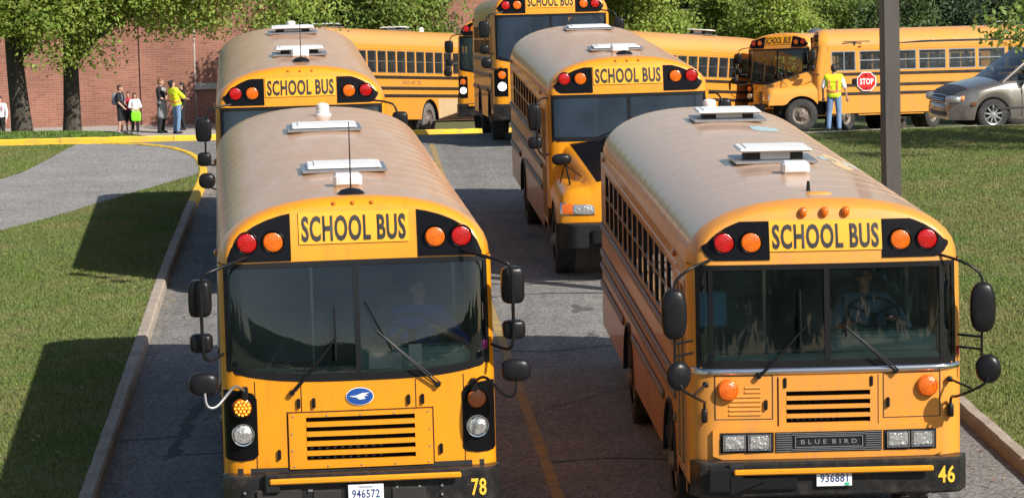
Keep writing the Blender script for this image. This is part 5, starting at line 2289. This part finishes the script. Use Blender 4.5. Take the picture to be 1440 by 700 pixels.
S = dict(base_hood, label='hooded yellow school bus with a red stop sign on its side', x=9.36, y=107.6, yaw=-90, paint='paint_far', side='paint_far', roof='roof_far', sglass='far_glass',
         wframe='alu', L=10.6, nw=9, pitch=.91, yw=1.42, rails=(1.70, 1.36, 1.10), zw0=1.80, zw1=2.40)
b, F, info = make_bus(S)
hood_front(b, F, S)
hatch(b, .0, 6.0, 3.125, .06)
# stop arm
oc = [(.29 / math.cos(PI / 8) * math.cos(PI / 8 + k * PI / 4), .29 / math.cos(PI / 8) * math.sin(PI / 8 + k * PI / 4)) for k in range(8)]
mb = MB()
sy, sz = 1.62, 1.46
for off, sc, mi in ((.05, 1.0, 1), (.056, .91, 0)):
    mb.mi = mi
    mb.add([(W + off, sy + q[0] * sc, sz + q[1] * sc) for q in oc], [tuple(range(8))])
mb.mi = 1
mb.add([(W + .05, sy + q[0], sz + q[1]) for q in oc] + [(W + .02, sy + q[0], sz + q[1]) for q in oc], [(k, (k + 1) % 8, 8 + (k + 1) % 8, 8 + k) for k in range(8)])
so = mb.build('stop_sign', ['stop_red', 'emblem_white'], b, smooth=0, weld=False)
text_obj('lettering', 'STOP', .42, .19, lambda a, c: (W + .062, sy + a, sz + c), 'emblem_white', so, .03)
for dz in (-.2, .2):
    mb = MB()
    mb.lathe([(.04, 0), (.035, .02), (0, .026)], (W + .058, sy, sz + dz), (1, 0, 0), 12)
    mb.build('flasher', 'red_lens', so)
mb = MB()
mb.box((W + .02, sy - .36, sz), (.05, .14, .2), .02)
mb.build('stop_arm_hinge', 'black_plastic', b)
# bird stripe on the roof side
rp = roof_prof(2.56, 3.12)


def roof_side(y, z):
    for (xa, za), (xb, zb) in zip(rp[:-1], rp[1:]):
        if xa >= 0 and za <= z <= zb:
            x = xa + (xb - xa) * (z - za) / max(zb - za, 1e-6)
            return (x + .012, y, z + .006)
    return (W + .012, y, z)


mb = MB()
yy = np.linspace(2.6, 9.4, 40)
mb.grid([[roof_side(y, 2.60 + .02 * min(1, (y - 2.6))) for y in yy], [roof_side(y, 2.60 + .02 + .055 * min(1, (y - 2.6) * 1.2)) for y in yy]])
mb.build('roof_stripe', 'letter_black', b, smooth=0)
mb = MB()
mb.grid([[roof_side(y, 2.70 - .02 * i) for i in range(2)] for y in np.linspace(.95, 1.75, 8)])
mb.grid([[roof_side(y, 2.66 - .06 * (y - 1.2) ** 2 * 4 - .025 * i) for i in range(2)] for y in np.linspace(.9, 1.5, 8)])
mb.grid([[roof_side(1.25 + .06 * i, z) for i in range(2)] for z in np.linspace(2.57, 2.70, 4)])
mb.build('bird_mark', 'letter_black', b, smooth=0)


# ------------------------------------------------------------------ people
def capsule(mb, p, q, r1, r2):
    p, q = Vector(p), Vector(q)
    ax = q - p
    L = max(ax.length, 1e-4)
    prof = [(r1 * math.sin(a), -r1 * math.cos(a)) for a in np.linspace(0.01, PI / 2, 5)] + [(r2 * math.cos(a), L + r2 * math.sin(a)) for a in np.linspace(0, PI / 2 - .01, 5)]
    mb.lathe(prof, p, ax, 12)


def blob(name, prims, voxel, mat, parent, smooth_it=3):
    """one continuous skin over overlapping tapered limbs"""
    mb = MB()
    for pr in prims:
        if pr[0] == 'c':
            capsule(mb, *pr[1:])
        else:
            mb.sell(pr[1], pr[2], 1.0, 14, 9, pr[3] if len(pr) > 3 else None)
    me = mb.mesh(name, mat, 0, weld=False)
    tmp = bpy.data.objects.new('tmp', me)
    COL.objects.link(tmp)
    m = tmp.modifiers.new('r', 'REMESH')
    m.mode = 'VOXEL'
    m.voxel_size = voxel
    s_ = tmp.modifiers.new('s', 'SMOOTH')
    s_.iterations = smooth_it
    s_.factor = .5
    dg = bpy.context.evaluated_depsgraph_get()
    new = bpy.data.meshes.new_from_object(tmp.evaluated_get(dg), depsgraph=dg)
    bpy.data.objects.remove(tmp)
    new.name = name
    if not new.materials:
        new.materials.append(MATS[mat])
    new.shade_smooth()
    return link(name, new, parent)


def hand(wrist, d, up):
    d = Vector(d).normalized()
    up = Vector(up)
    sd = d.cross(up).normalized()
    n_ = sd.cross(d).normalized()
    w = Vector(wrist)
    pr = [('c', w, w + d * .075, .022, .026), ('c', w + d * .03 + sd * .015, w + d * .08 + sd * .02, .018, .016), ('c', w + d * .03 - sd * .015, w + d * .08 - sd * .02, .018, .016)]
    for k, (o, l) in enumerate([(-.030, .055), (-.010, .068), (.010, .065), (.029, .050)]):
        a = w + d * .085 + sd * o
        b_ = a + d * l * .55
        c_ = b_ + (d * .75 + n_ * .6).normalized() * l * .5
        pr += [('c', a, b_, .0095, .009), ('c', b_, c_, .009, .0075)]
    a = w + d * .03 + sd * .03
    b_ = a + (d * .6 + sd * .7).normalized() * .04
    pr += [('c', a, b_, .012, .010), ('c', b_, b_ + (d * .9 + n_ * .3).normalized() * .03, .010, .008)]
    return pr


def person(label, loc, rz, h=1.75, arms=None, legs=None, top='cloth_white', sleeve=.5, bottom='denim', short=False, shoes='cloth_black', hair='hair_brown', long_hair=False,
           vest=None, bend=0.0, head_turn=(0, 0), fem=False, skirt=None, backpack=None, voxel=.0125, cap=None, seated=False, group=None):
    root = thing('person', label, 'person', loc, rz, group)
    k = h / 1.75
    root.scale = (k, k, k)
    B = Matrix.Rotation(R(-bend), 4, 'X')          # torso bend about the hips, forwards is -y
    piv = Vector((0, 0, .97))

    def T(p):
        return (B @ (Vector(p) - piv).to_4d()).to_3d() + piv if p[2] > .97 else Vector(p)
    sw = .175 if fem else .195
    legs = legs or [((.10, -.02, .50), (.10, .03, .09)), ((-.10, .0, .50), (-.11, .05, .09))]
    arms = arms or [((.27, .03, 1.14), (.28, -.06, .90)), ((-.27, .03, 1.14), (-.28, -.06, .90))]
    hips = [Vector((.09, 0, .94)), Vector((-.09, 0, .94))]
    sh = [T((sw, 0, 1.41)), T((-sw, 0, 1.41))]
    torso = [('c', Vector((.06, 0, .96)), Vector((-.06, 0, .96)), .115, .115), ('c', T((.05, 0, 1.08)), T((-.05, 0, 1.08)), .108, .108),
             ('c', T((.07, 0, 1.22)), T((-.07, 0, 1.22)), .112, .112), ('c', T((.09, .005, 1.34)), T((-.09, .005, 1.34)), .112, .112), ('c', T((sw - .03, .005, 1.415)), T((-sw + .03, .005, 1.415)), .07, .07),
             ('c', Vector((.0, 0, .98)), T((0, 0, 1.2)), .115, .11)]
    if fem:
        torso += [('e', T((.075, -.09, 1.27)), (.06, .05, .06)), ('e', T((-.075, -.09, 1.27)), (.06, .05, .06))]
    hc = T((0, -.012, 1.635))
    HM = Matrix.Rotation(R(head_turn[1] - bend), 3, 'X') @ Matrix.Rotation(R(head_turn[0]), 3, 'Z')

    def Hd(p):
        return hc + HM @ Vector(p)
    body = list(torso)
    body += [('c', T((0, .01, 1.44)), Hd((0, .015, -.07)), .058, .05), ('e', Hd((0, .012, .02)), (.076, .095, .098)), ('e', Hd((0, -.022, -.045)), (.056, .064, .07)),
             ('e', Hd((0, -.092, -.01)), (.013, .02, .022)), ('e', Hd((.075, .01, -.005)), (.012, .022, .032)), ('e', Hd((-.075, .01, -.005)), (.012, .022, .032)),
             ('e', Hd((0, -.082, -.055)), (.026, .01, .009))]
    leg_pr, shoe_pr, arm_pr = [], [], []
    for i, (kn, an) in enumerate(legs):
        kn, an = Vector(kn), Vector(an)
        leg_pr.append([('c', hips[i], kn, .088, .058), ('c', kn, an, .056, .040), ('e', kn.lerp(an, .3) + Vector((0, .025, 0)), (.05, .045, .11))])
        fd = Vector((0.12 if i == 0 else -.12, -1, 0)).normalized()
        if seated:
            fd = Vector((0, -1, 0))
        f0 = an + Vector((0, 0.02, -.045))
        shoe_pr.append([('c', f0 + Vector((0, .02, 0)), f0 + fd * .15 + Vector((0, 0, -.008)), .043, .036), ('c', an, f0, .045, .045)])
        body += leg_pr[-1] + [('c', f0, f0 + fd * .14, .03, .026)]
    for i, (el, wr) in enumerate(arms):
        el, wr = Vector(el), Vector(wr)
        arm_pr.append([('c', sh[i], el, .050, .039), ('c', el, wr, .038, .026)])
        d = (wr - el)
        body += arm_pr[-1] + hand(wr, d, (0, -1, 0.2) if abs(d.normalized().z) > .6 else (0, 0, -1))
    blob('body', body, voxel, 'skin', root)

    def infl(prs, r):
        out = []
        for p_ in prs:
            if p_[0] == 'c':
                out.append(('c', p_[1], p_[2], p_[3] + r, p_[4] + r))
            else:
                out.append(('e', p_[1], tuple(q + r for q in p_[2])))
        return out
    # top
    tp = infl(torso[1:], .016)
    for i, (el, wr) in enumerate(arms):
        el, wr = Vector(el), Vector(wr)
        if sleeve <= .5:
            e_ = sh[i].lerp(el, sleeve * 2)
            tp.append(('c', sh[i], e_, .068, .062))
        else:
            tp += [('c', sh[i], el, .066, .055), ('c', el, el.lerp(wr, (sleeve - .5) * 2), .054, .042)]
    tp.append(('c', Vector((.05, 0, 1.0)), Vector((-.05, 0, 1.0)), .128, .128))
    blob('shirt', tp, voxel, top, root)
    # bottom
    bt = [('c', Vector((.055, 0, .95)), Vector((-.055, 0, .95)), .128, .128)]
    for i, (kn, an) in enumerate(legs):
        kn, an = Vector(kn), Vector(an)
        if short:
            bt.append(('c', hips[i], hips[i].lerp(kn, .92), .105, .088))
        else:
            bt += [('c', hips[i], kn, .102, .075), ('c', kn, an + Vector((0, 0, .02)), .074, .062)]
    blob('trousers' if not short else 'shorts', bt, voxel, bottom, root)
    for s_ in shoe_pr:
        blob('shoe', s_, voxel, shoes, root)
    if skirt:
        blob('apron', [('c', T((.05, -.03, 1.36)), T((-.05, -.03, 1.36)), .115, .115), ('c', Vector((.06, -.02, 1.0)), Vector((-.06, -.02, 1.0)), .145, .145),
                       ('c', Vector((.05, -.02, .95)), Vector((.07, -.02, .58)), .13, .14), ('c', Vector((-.05, -.02, .95)), Vector((-.07, -.02, .58)), .13, .14)], voxel, skirt, root)
    if vest:
        vp = infl(torso[1:], .030)
        vp.append(('c', Vector((.05, 0, .97)), Vector((-.05, 0, .97)), .142, .142))
        vo = blob('vest', vp, voxel, vest, root)
        for zz in ((1.06,) if vest == 'hivis' else (1.06, 1.26)):
            mb = MB()
            rr = .2
            pts = [T((math.cos(a) * (.205 if zz < 1.15 else .215), math.sin(a) * .157, zz)) for a in np.linspace(0, 2 * PI, 29)]
            for a_, b_ in zip(pts[:-1], pts[1:]):
                up = (B @ Vector((0, 0, .03)).to_4d()).to_3d()
                mb.add([a_ - up, b_ - up, b_ + up, a_ + up], [(0, 1, 2, 3)])
            mb.build('reflective_band', 'hivis_band', vo, smooth=60)
        for sx in (-1, 1):
            for sy in (-1, 1):
                mb = MB()
                lp = []
                for t_ in np.linspace(0, 1, 10):
                    zz = 1.09 + .375 * t_
                    yy = sy * (.147 - .075 * max(0, t_ - .72) / .28)
                    lp.append(T((sx * (.115 - .02 * t_), yy, zz)))
                for a_, b_ in zip(lp[:-1], lp[1:]):
                    mb.add([a_ + Vector((-.025, 0, 0)), a_ + Vector((.025, 0, 0)), b_ + Vector((.025, 0, 0)), b_ + Vector((-.025, 0, 0))], [(0, 1, 2, 3)])
                mb.build('reflective_band', 'hivis_band', vo, smooth=60)
    # hair
    hp = [('e', Hd((0, .022, .045)), (.084, .098, .092)), ('e', Hd((0, .06, .0)), (.076, .062, .085))]
    if long_hair:
        hp += [('c', Hd((0, .07, .0)), Hd((0, .095, -.2)), .075, .05), ('c', Hd((.06, .03, 0)), Hd((.07, .05, -.15)), .03, .02), ('c', Hd((-.06, .03, 0)), Hd((-.07, .05, -.15)), .03, .02)]
    blob('hair', hp, .010, hair, root, 2)
    if cap:
        blob('cap', [('e', Hd((0, .012, .06)), (.09, .105, .075)), ('e', Hd((0, -.11, .055)), (.06, .06, .012))], .010, cap, root, 2)
    for sx in (-1, 1):
        mb = MB()
        mb.sell(Hd((sx * .03, -.083, .012)), (.011, .008, .008), 1, 8, 6)
        mb.build('eye', 'eye', root, smooth=60)
    if backpack:
        mb = MB()
        mb.sell(T((0, .20, 1.25)), (.15, .085, .22), .6, 18, 12)
        mb.sell(T((0, .27, 1.16)), (.11, .04, .11), .6, 14, 8)
        bo = mb.build('backpack', backpack, root, smooth=60)
        for sx in (-1, 1):
            mb = MB()
            mb.tube(smooth3([T((sx * .1, .14, 1.42)), T((sx * .11, .03, 1.50)), T((sx * .115, -.11, 1.40)), T((sx * .13, -.13, 1.22)), T((sx * .16, .10, 1.08))]), .018, 6)
            mb.build('strap', backpack, bo, smooth=60)
    return root


def walk_z(y):
    return zg(y) + LW


p = person('man in yellow safety vest and jeans with his back turned, facing the stop-sign bus', (8.62, 92.0, zg(92.0, 8.6)), R(168), 1.76, top='cloth_white', sleeve=.45, vest='hivis',
           bottom='denim', hair='hair_dark', arms=[((.29, .02, 1.15), (.30, -.07, .90)), ((-.29, .03, 1.15), (-.33, -.05, .90))],
           legs=[((.13, -.01, .50), (.15, .03, .09)), ((-.12, -.01, .50), (-.13, .06, .09))], head_turn=(18, 0), voxel=.011)
p = person('adult in bright yellow safety jacket and jeans bowing beside the woman in grey', (-10.50, 110.2, walk_z(110.2)), R(128), 1.72, top='hivis', sleeve=.45, vest='hivis', bottom='denim', hair='hair_dark', cap='cloth_black',
           bend=14, head_turn=(0, -25), arms=[((.26, -.14, 1.16), (.12, -.36, 1.10)), ((-.26, -.14, 1.16), (-.10, -.36, 1.10))])
p = person('woman in a black top and long grey apron with a hand on her hip', (-11.02, 110.6, walk_z(110.6)), R(70), 1.74, top='cloth_black', sleeve=.45, bottom='cloth_black', hair='hair_red', fem=True, skirt='cloth_grey',
           arms=[((.40, .02, 1.18), (.19, -.08, 1.03)), ((-.26, -.08, 1.15), (-.14, -.26, 1.06))])
p = person('adult in black trousers half hidden behind the bright yellow safety jacket', (-10.46, 111.6, walk_z(111.6)), R(-70), 1.52, top='cloth_black', sleeve=.9, bottom='cloth_black', hair='hair_dark')
p = person('boy in a black shirt and black shorts carrying a grey backpack', (-12.32, 110.6, walk_z(110.6)), R(75), 1.56, top='cloth_black', sleeve=.4, bottom='cloth_black', short=True, hair='hair_brown', shoes='cloth_grey', backpack='bag_grey',
           arms=[((.25, -.02, 1.15), (.14, -.2, .98)), ((-.25, -.02, 1.15), (-.2, -.18, .98))])
p = person('child in a red shirt and white sneakers between the backpack boy and the girl', (-12.10, 110.9, walk_z(110.9)), R(-10), 1.32, top='cloth_red', sleeve=.5, bottom='cloth_black', short=True, hair='hair_brown', shoes='cloth_white', backpack='bag_blue')
p = person('girl in a white top with long dark hair holding a lime green bag', (-11.86, 110.5, walk_z(110.5)), R(15), 1.30, top='cloth_white', sleeve=.6, bottom='cloth_black', hair='hair_dark', long_hair=True, shoes='cloth_grey', fem=True,
           arms=[((.25, -.06, 1.16), (.06, -.24, 1.06)), ((-.25, -.06, 1.16), (-.05, -.24, 1.06))], backpack='cloth_black')
bagm = thing('tote_bag', 'lime green tote bag held by the girl in white', 'bag', (-11.80, 110.22, walk_z(110.2) + .42))
mb = MB()
mb.sell((0, 0, .16), (.16, .05, .16), .45, 18, 10)
mb.build('bag_body', 'bag_green', bagm, smooth=60)
mb = MB()
mb.tube(smooth3([(-.09, 0, .3), (-.06, 0, .42), (.06, 0, .42), (.09, 0, .3)]), .01, 6)
mb.build('handle', 'bag_green', bagm, smooth=60)
p = person('child in a white jacket carrying a pink backpack beside the forked tree', (-15.62, 107.0, walk_z(107.0)), R(-20), 1.45, top='cloth_white', sleeve=.95, bottom='cloth_black', hair='hair_brown', shoes='cloth_grey', backpack='bag_pink',
           arms=[((.27, .0, 1.15), (.27, -.08, .92)), ((-.27, .0, 1.15), (-.27, -.08, .92))])

# drivers behind the windshields
SEAT_LEGS = [((.12, -.42, .92), (.12, -.50, .50)), ((-.12, -.42, .92), (-.12, -.50, .50))]


def driver(bus_root, label, x, y, z, top, hair, arms, turn=0, bend=8):
    q = person(label, (0, 0, 0), 0, 1.75, arms=arms, legs=SEAT_LEGS, top=top, sleeve=.5, bottom='cloth_black', hair=hair, seated=True, bend=bend, head_turn=(turn, 0), voxel=.0125)
    q.matrix_world = bus_root.matrix_world @ Matrix.Translation((x, y, z))
    return q


driver(root46, 'driver in a light blue shirt at the wheel of bus 46', .52, 1.28, .68, 'cloth_lightblue', 'hair_dark',
       [((.33, -.25, 1.22), (.20, -.46, 1.30)), ((-.33, -.22, 1.18), (-.20, -.46, 1.28))], 4)
driver(root78, 'driver in a bright blue shirt at the wheel of bus 78', .62, 1.26, .66, 'cloth_blue', 'hair_brown',
       [((.40, -.20, 1.15), (.16, -.48, 1.32)), ((-.30, -.22, 1.18), (-.22, -.46, 1.30))], 10)


# ------------------------------------------------------------------ minivan
def make_van(loc, yaw):
    a = R(yaw)
    root = thing('minivan', 'champagne beige minivan with rust by its front wheel, beside the lawn', 'minivan', loc, a)
    Lv, ax1, ax2, rw = 4.95, .95, 4.0, .345

    def halfw(y):
        w = .985
        if y < .75:
            w *= 1 - .30 * ((.75 - y) / .75) ** 2.6
        if y > 4.6:
            w *= 1 - .12 * ((y - 4.6) / .35) ** 2
        return w

    def top(y):                    # hood and belt height
        pts = [(0, .62), (.05, .75), (.18, .86), (.5, .97), (.9, 1.05), (1.25, 1.11), (1.6, 1.12), (4.5, 1.14), (4.85, 1.10), (4.95, .95)]
        for (ya, za), (yb, zb) in zip(pts[:-1], pts[1:]):
            if ya <= y <= yb:
                return za + (zb - za) * (y - ya) / (yb - ya)
        return 1.0

    def lo(y):
        z = .24
        for ay in (ax1, ax2):
            d = abs(y - ay)
            if d < .40:
                z = max(z, .33 + math.sqrt(.40 ** 2 - d * d))
        return z
    ys = sorted(set([0, .02, .05, .1, .18, .3] + [round(v, 3) for v in np.arange(.4, 4.95, .06)] + [4.95]))
    mb = MB()
    rows = []
    for y in ys:
        w, zt, zl = halfw(y), top(y), lo(y)
        h = []
        for u, f in ((0, .955), (.12, .985), (.35, 1.0), (.6, .995), (.8, .97), (.93, .93), (1.0, .88)):
            h.append((w * f, zl + (zt - .05 - zl) * u))
        h += [(w * .82, zt - .02), (w * .65, zt), (w * .35, zt + .02), (0, zt + .028)]
        rows.append([(x, y, z) for x, z in h] + [(-x, y, z) for x, z in reversed(h[:-1])])
    mb.grid(rows)
    mb.f.append(tuple(range(len(rows[0]) - 1, -1, -1)))
    mb.m.append(0)
    n0 = len(mb.v)
    mb.f.append(tuple(range(n0 - len(rows[0]), n0)))
    mb.m.append(0)
    body = mb.build('body', 'van_paint', root, smooth=35)
    # bumper nose bulge
    mb = MB()
    rr = []
    for x in np.linspace(-.93, .93, 25):
        yb = -.06 + .34 * (abs(x) / .93) ** 3.2
        rr.append([(x, yb + .10, .27), (x, yb + .02, .30), (x, yb, .40), (x, yb, .50), (x, yb + .02, .57), (x, yb + .09, .61)])
    mb.grid(rr)
    mb.build('front_bumper', 'van_paint', root, smooth=50)
    mb = MB()
    rr = []
    for x in np.linspace(-.55, .55, 13):
        yb = -.068 + .34 * (abs(x) / .93) ** 3.2
        rr.append([(x, yb, .33), (x, yb, .42)])
    mb.grid(rr)
    mb.build('air_intake', 'van_trim', root, smooth=50)
    mb = MB()
    rr = []
    for x in np.linspace(-.42, .42, 11):
        yb = -.03 + .3 * (abs(x) / .93) ** 3.2
        rr.append([(x, yb, .63), (x, yb + .05, .73), (x, yb + .08, .76)])
    mb.grid(rr)
    gr = mb.build('grille', 'van_trim', root, smooth=50)
    mb = MB()
    for z in (.66, .70):
        mb.tube([(-.38, -.03 + (z - .63) * .5, z), (0, -.05 + (z - .63) * .5, z), (.38, -.03 + (z - .63) * .5, z)], .008, 6)
    mb.build('grille_bar', 'chrome', gr)
    # hood cover (black bra)
    mb = MB()
    rr = []
    for y in (.04, .1, .18, .3, .42):
        w, zt = halfw(y), top(y)
        rr.append([(w * f, y - .004, z + .006) for f, z in ((-.82, zt - .02), (-.65, zt), (-.35, zt + .02), (0, zt + .028), (.35, zt + .02), (.65, zt), (.82, zt - .02))])
    mb.grid(rr)
    mb.build('hood_deflector', 'van_trim', root, smooth=60)
    for sx in (-1, 1):
        mb = MB()
        mb.sell((sx * .69, .16, .70), (.20, .20, .085), .6, 16, 10, Matrix.Rotation(R(34 * sx), 3, 'Z'))
        hl = mb.build('headlight', 'lens_clear', root, smooth=60)
        mb = MB()
        mb.sell((sx * .83, .30, .72), (.05, .10, .065), .7, 12, 8, Matrix.Rotation(R(34 * sx), 3, 'Z'))
        mb.build('turn_signal', 'van_amber', hl, smooth=60)
        # wheels
        for ay in (ax1, ax2):
            o = link('wheel', shared(('tyre', rw, .22, 'tyre'), lambda: tyre_mesh(rw, .22, 'tyre')), root, (sx * .86, ay, rw))
            mb = MB()
            s_ = sx
            mb.lathe([(.215, s_ * .10), (.205, s_ * .11), (.19, s_ * .07), (.12, s_ * .03), (0, s_ * .03)], (0, 0, 0), (1, 0, 0), 24, cap=False)
            ri = mb.build('rim', 'van_trim', o, smooth=40)
            mb = MB()
            for k in range(9):
                an = 2 * PI * k / 9
                M = Matrix.Rotation(an, 3, 'X')
                mb.box(M @ Vector((s_ * .095, 0, .115)), (.03, .042, .19), .008, M)
            mb.lathe([(.06, s_ * .085), (.055, s_ * .115), (0, s_ * .12)], (0, 0, 0), (1, 0, 0), 14)
            mb.lathe([(.20, s_ * .105), (.222, s_ * .113), (.226, s_ * .10)], (0, 0, 0), (1, 0, 0), 24, cap=False)
            mb.build('wheel_cover', 'alu', o, smooth=40)
            mb = MB()
            mb.lathe([(.37, 0), (.37, .02), (0, .021)], (sx * .60, ay, .36), (sx, 0, 0), 20)
            mb.build('wheel_well', 'van_trim', root)
        mb = MB()
        mb.sell((sx * .985, ax1 - .46, .60), (.012, .07, .05), .8, 10, 6)
        if sx > 0:
            mb.build('rust_patch', 'rust', root, smooth=60)
        # door seams and handles, mirror
        mb = MB()
        for yy in (1.62, 2.72, 3.75):
            mb.box((sx * .983, yy, .70), (.012, .012, .78))
        mb.box((sx * .983, 2.6, .48), (.016, 3.4, .05), .006)
        mb.build('side_trim', 'van_trim', root)
        mb = MB()
        mb.box((sx * .985, 2.50, .93), (.03, .18, .035), .01)
        mb.build('door_handle', 'van_paint', root)
        mb = MB()
        mb.sell((sx * 1.08, 1.72, 1.17), (.10, .06, .085), .55, 14, 8)
        mb.tube([(sx * .90, 1.72, 1.10), (sx * 1.05, 1.72, 1.13)], .025, 6)
        mb.build('mirror', 'van_trim', root, smooth=60)
        # pillars and side glass
        base = [(1.20, .86, 1.07), (2.66, .875, 1.09), (3.70, .875, 1.10), (4.75, .84, 1.10)]
        tops = [(2.12, .70, 1.70), (2.66, .715, 1.70), (3.70, .715, 1.71), (4.50, .69, 1.66)]
        for (ya, xa, za), (yb, xb, zb) in zip(base, tops):
            mb = MB()
            mb.tube([(sx * xa, ya, za - .03), (sx * (xa + xb) / 2 + sx * .02, (ya + yb) / 2, (za + zb) / 2), (sx * xb, yb, zb + .01)], .042, 8)
            mb.build('pillar', 'van_paint', root, smooth=60)
        for i in range(3):
            mb = MB()
            q = [base[i], base[i + 1], tops[i + 1], tops[i]]
            mb.add([(sx * (x_ + .0), y_, z_) for y_, x_, z_ in q], [(0, 1, 2, 3)])
            mb.build('side_window', 'car_glass', root, smooth=0)
    mb = MB()
    mb.grid([[(x, 1.12 + (2.10 - 1.12) * u - .10 * (1 - (x / .86) ** 2) * (1 - u * .5), 1.06 + .66 * u) for x in np.linspace(-.84 + .14 * u, .84 - .14 * u, 11)] for u in np.linspace(0, 1, 6)])
    mb.build('windshield', 'car_glass', root, smooth=60)
    mb = MB()
    mb.grid([[(x * (1 - .0 * u), y, 1.66 + .10 * (1 - (x / .75) ** 2) * math.sin(PI * min(1, max(.15, u)) * .9 + .3) ** .5 if u < 1 else 1.66) for x in np.linspace(-.73, .73, 11)] for u, y in [(k / 10, 2.14 + 2.42 * k / 10) for k in range(10)]])
    mb.build('roof', 'van_paint', root, smooth=60)
    mb = MB()
    mb.add([(-.80, 4.80, 1.08), (.80, 4.80, 1.08), (.66, 4.46, 1.66), (-.66, 4.46, 1.66)], [(0, 1, 2, 3)])
    mb.build('rear_window', 'car_glass', root, smooth=0)
    mb = MB()
    mb.box((0, 2.9, .95), (1.6, 3.2, .2), .05)
    for x in (-.4, .4):
        for y in (2.3, 3.3):
            mb.box((x, y, 1.2), (.5, .15, .6), .06)
    mb.box((0, 1.55, 1.0), (1.5, .4, .15), .05)
    mb.build('cabin_interior', 'van_trim', root)
    return root


make_van((9.66, 78.1, zg(78.0, 9.6) - .01), -78)
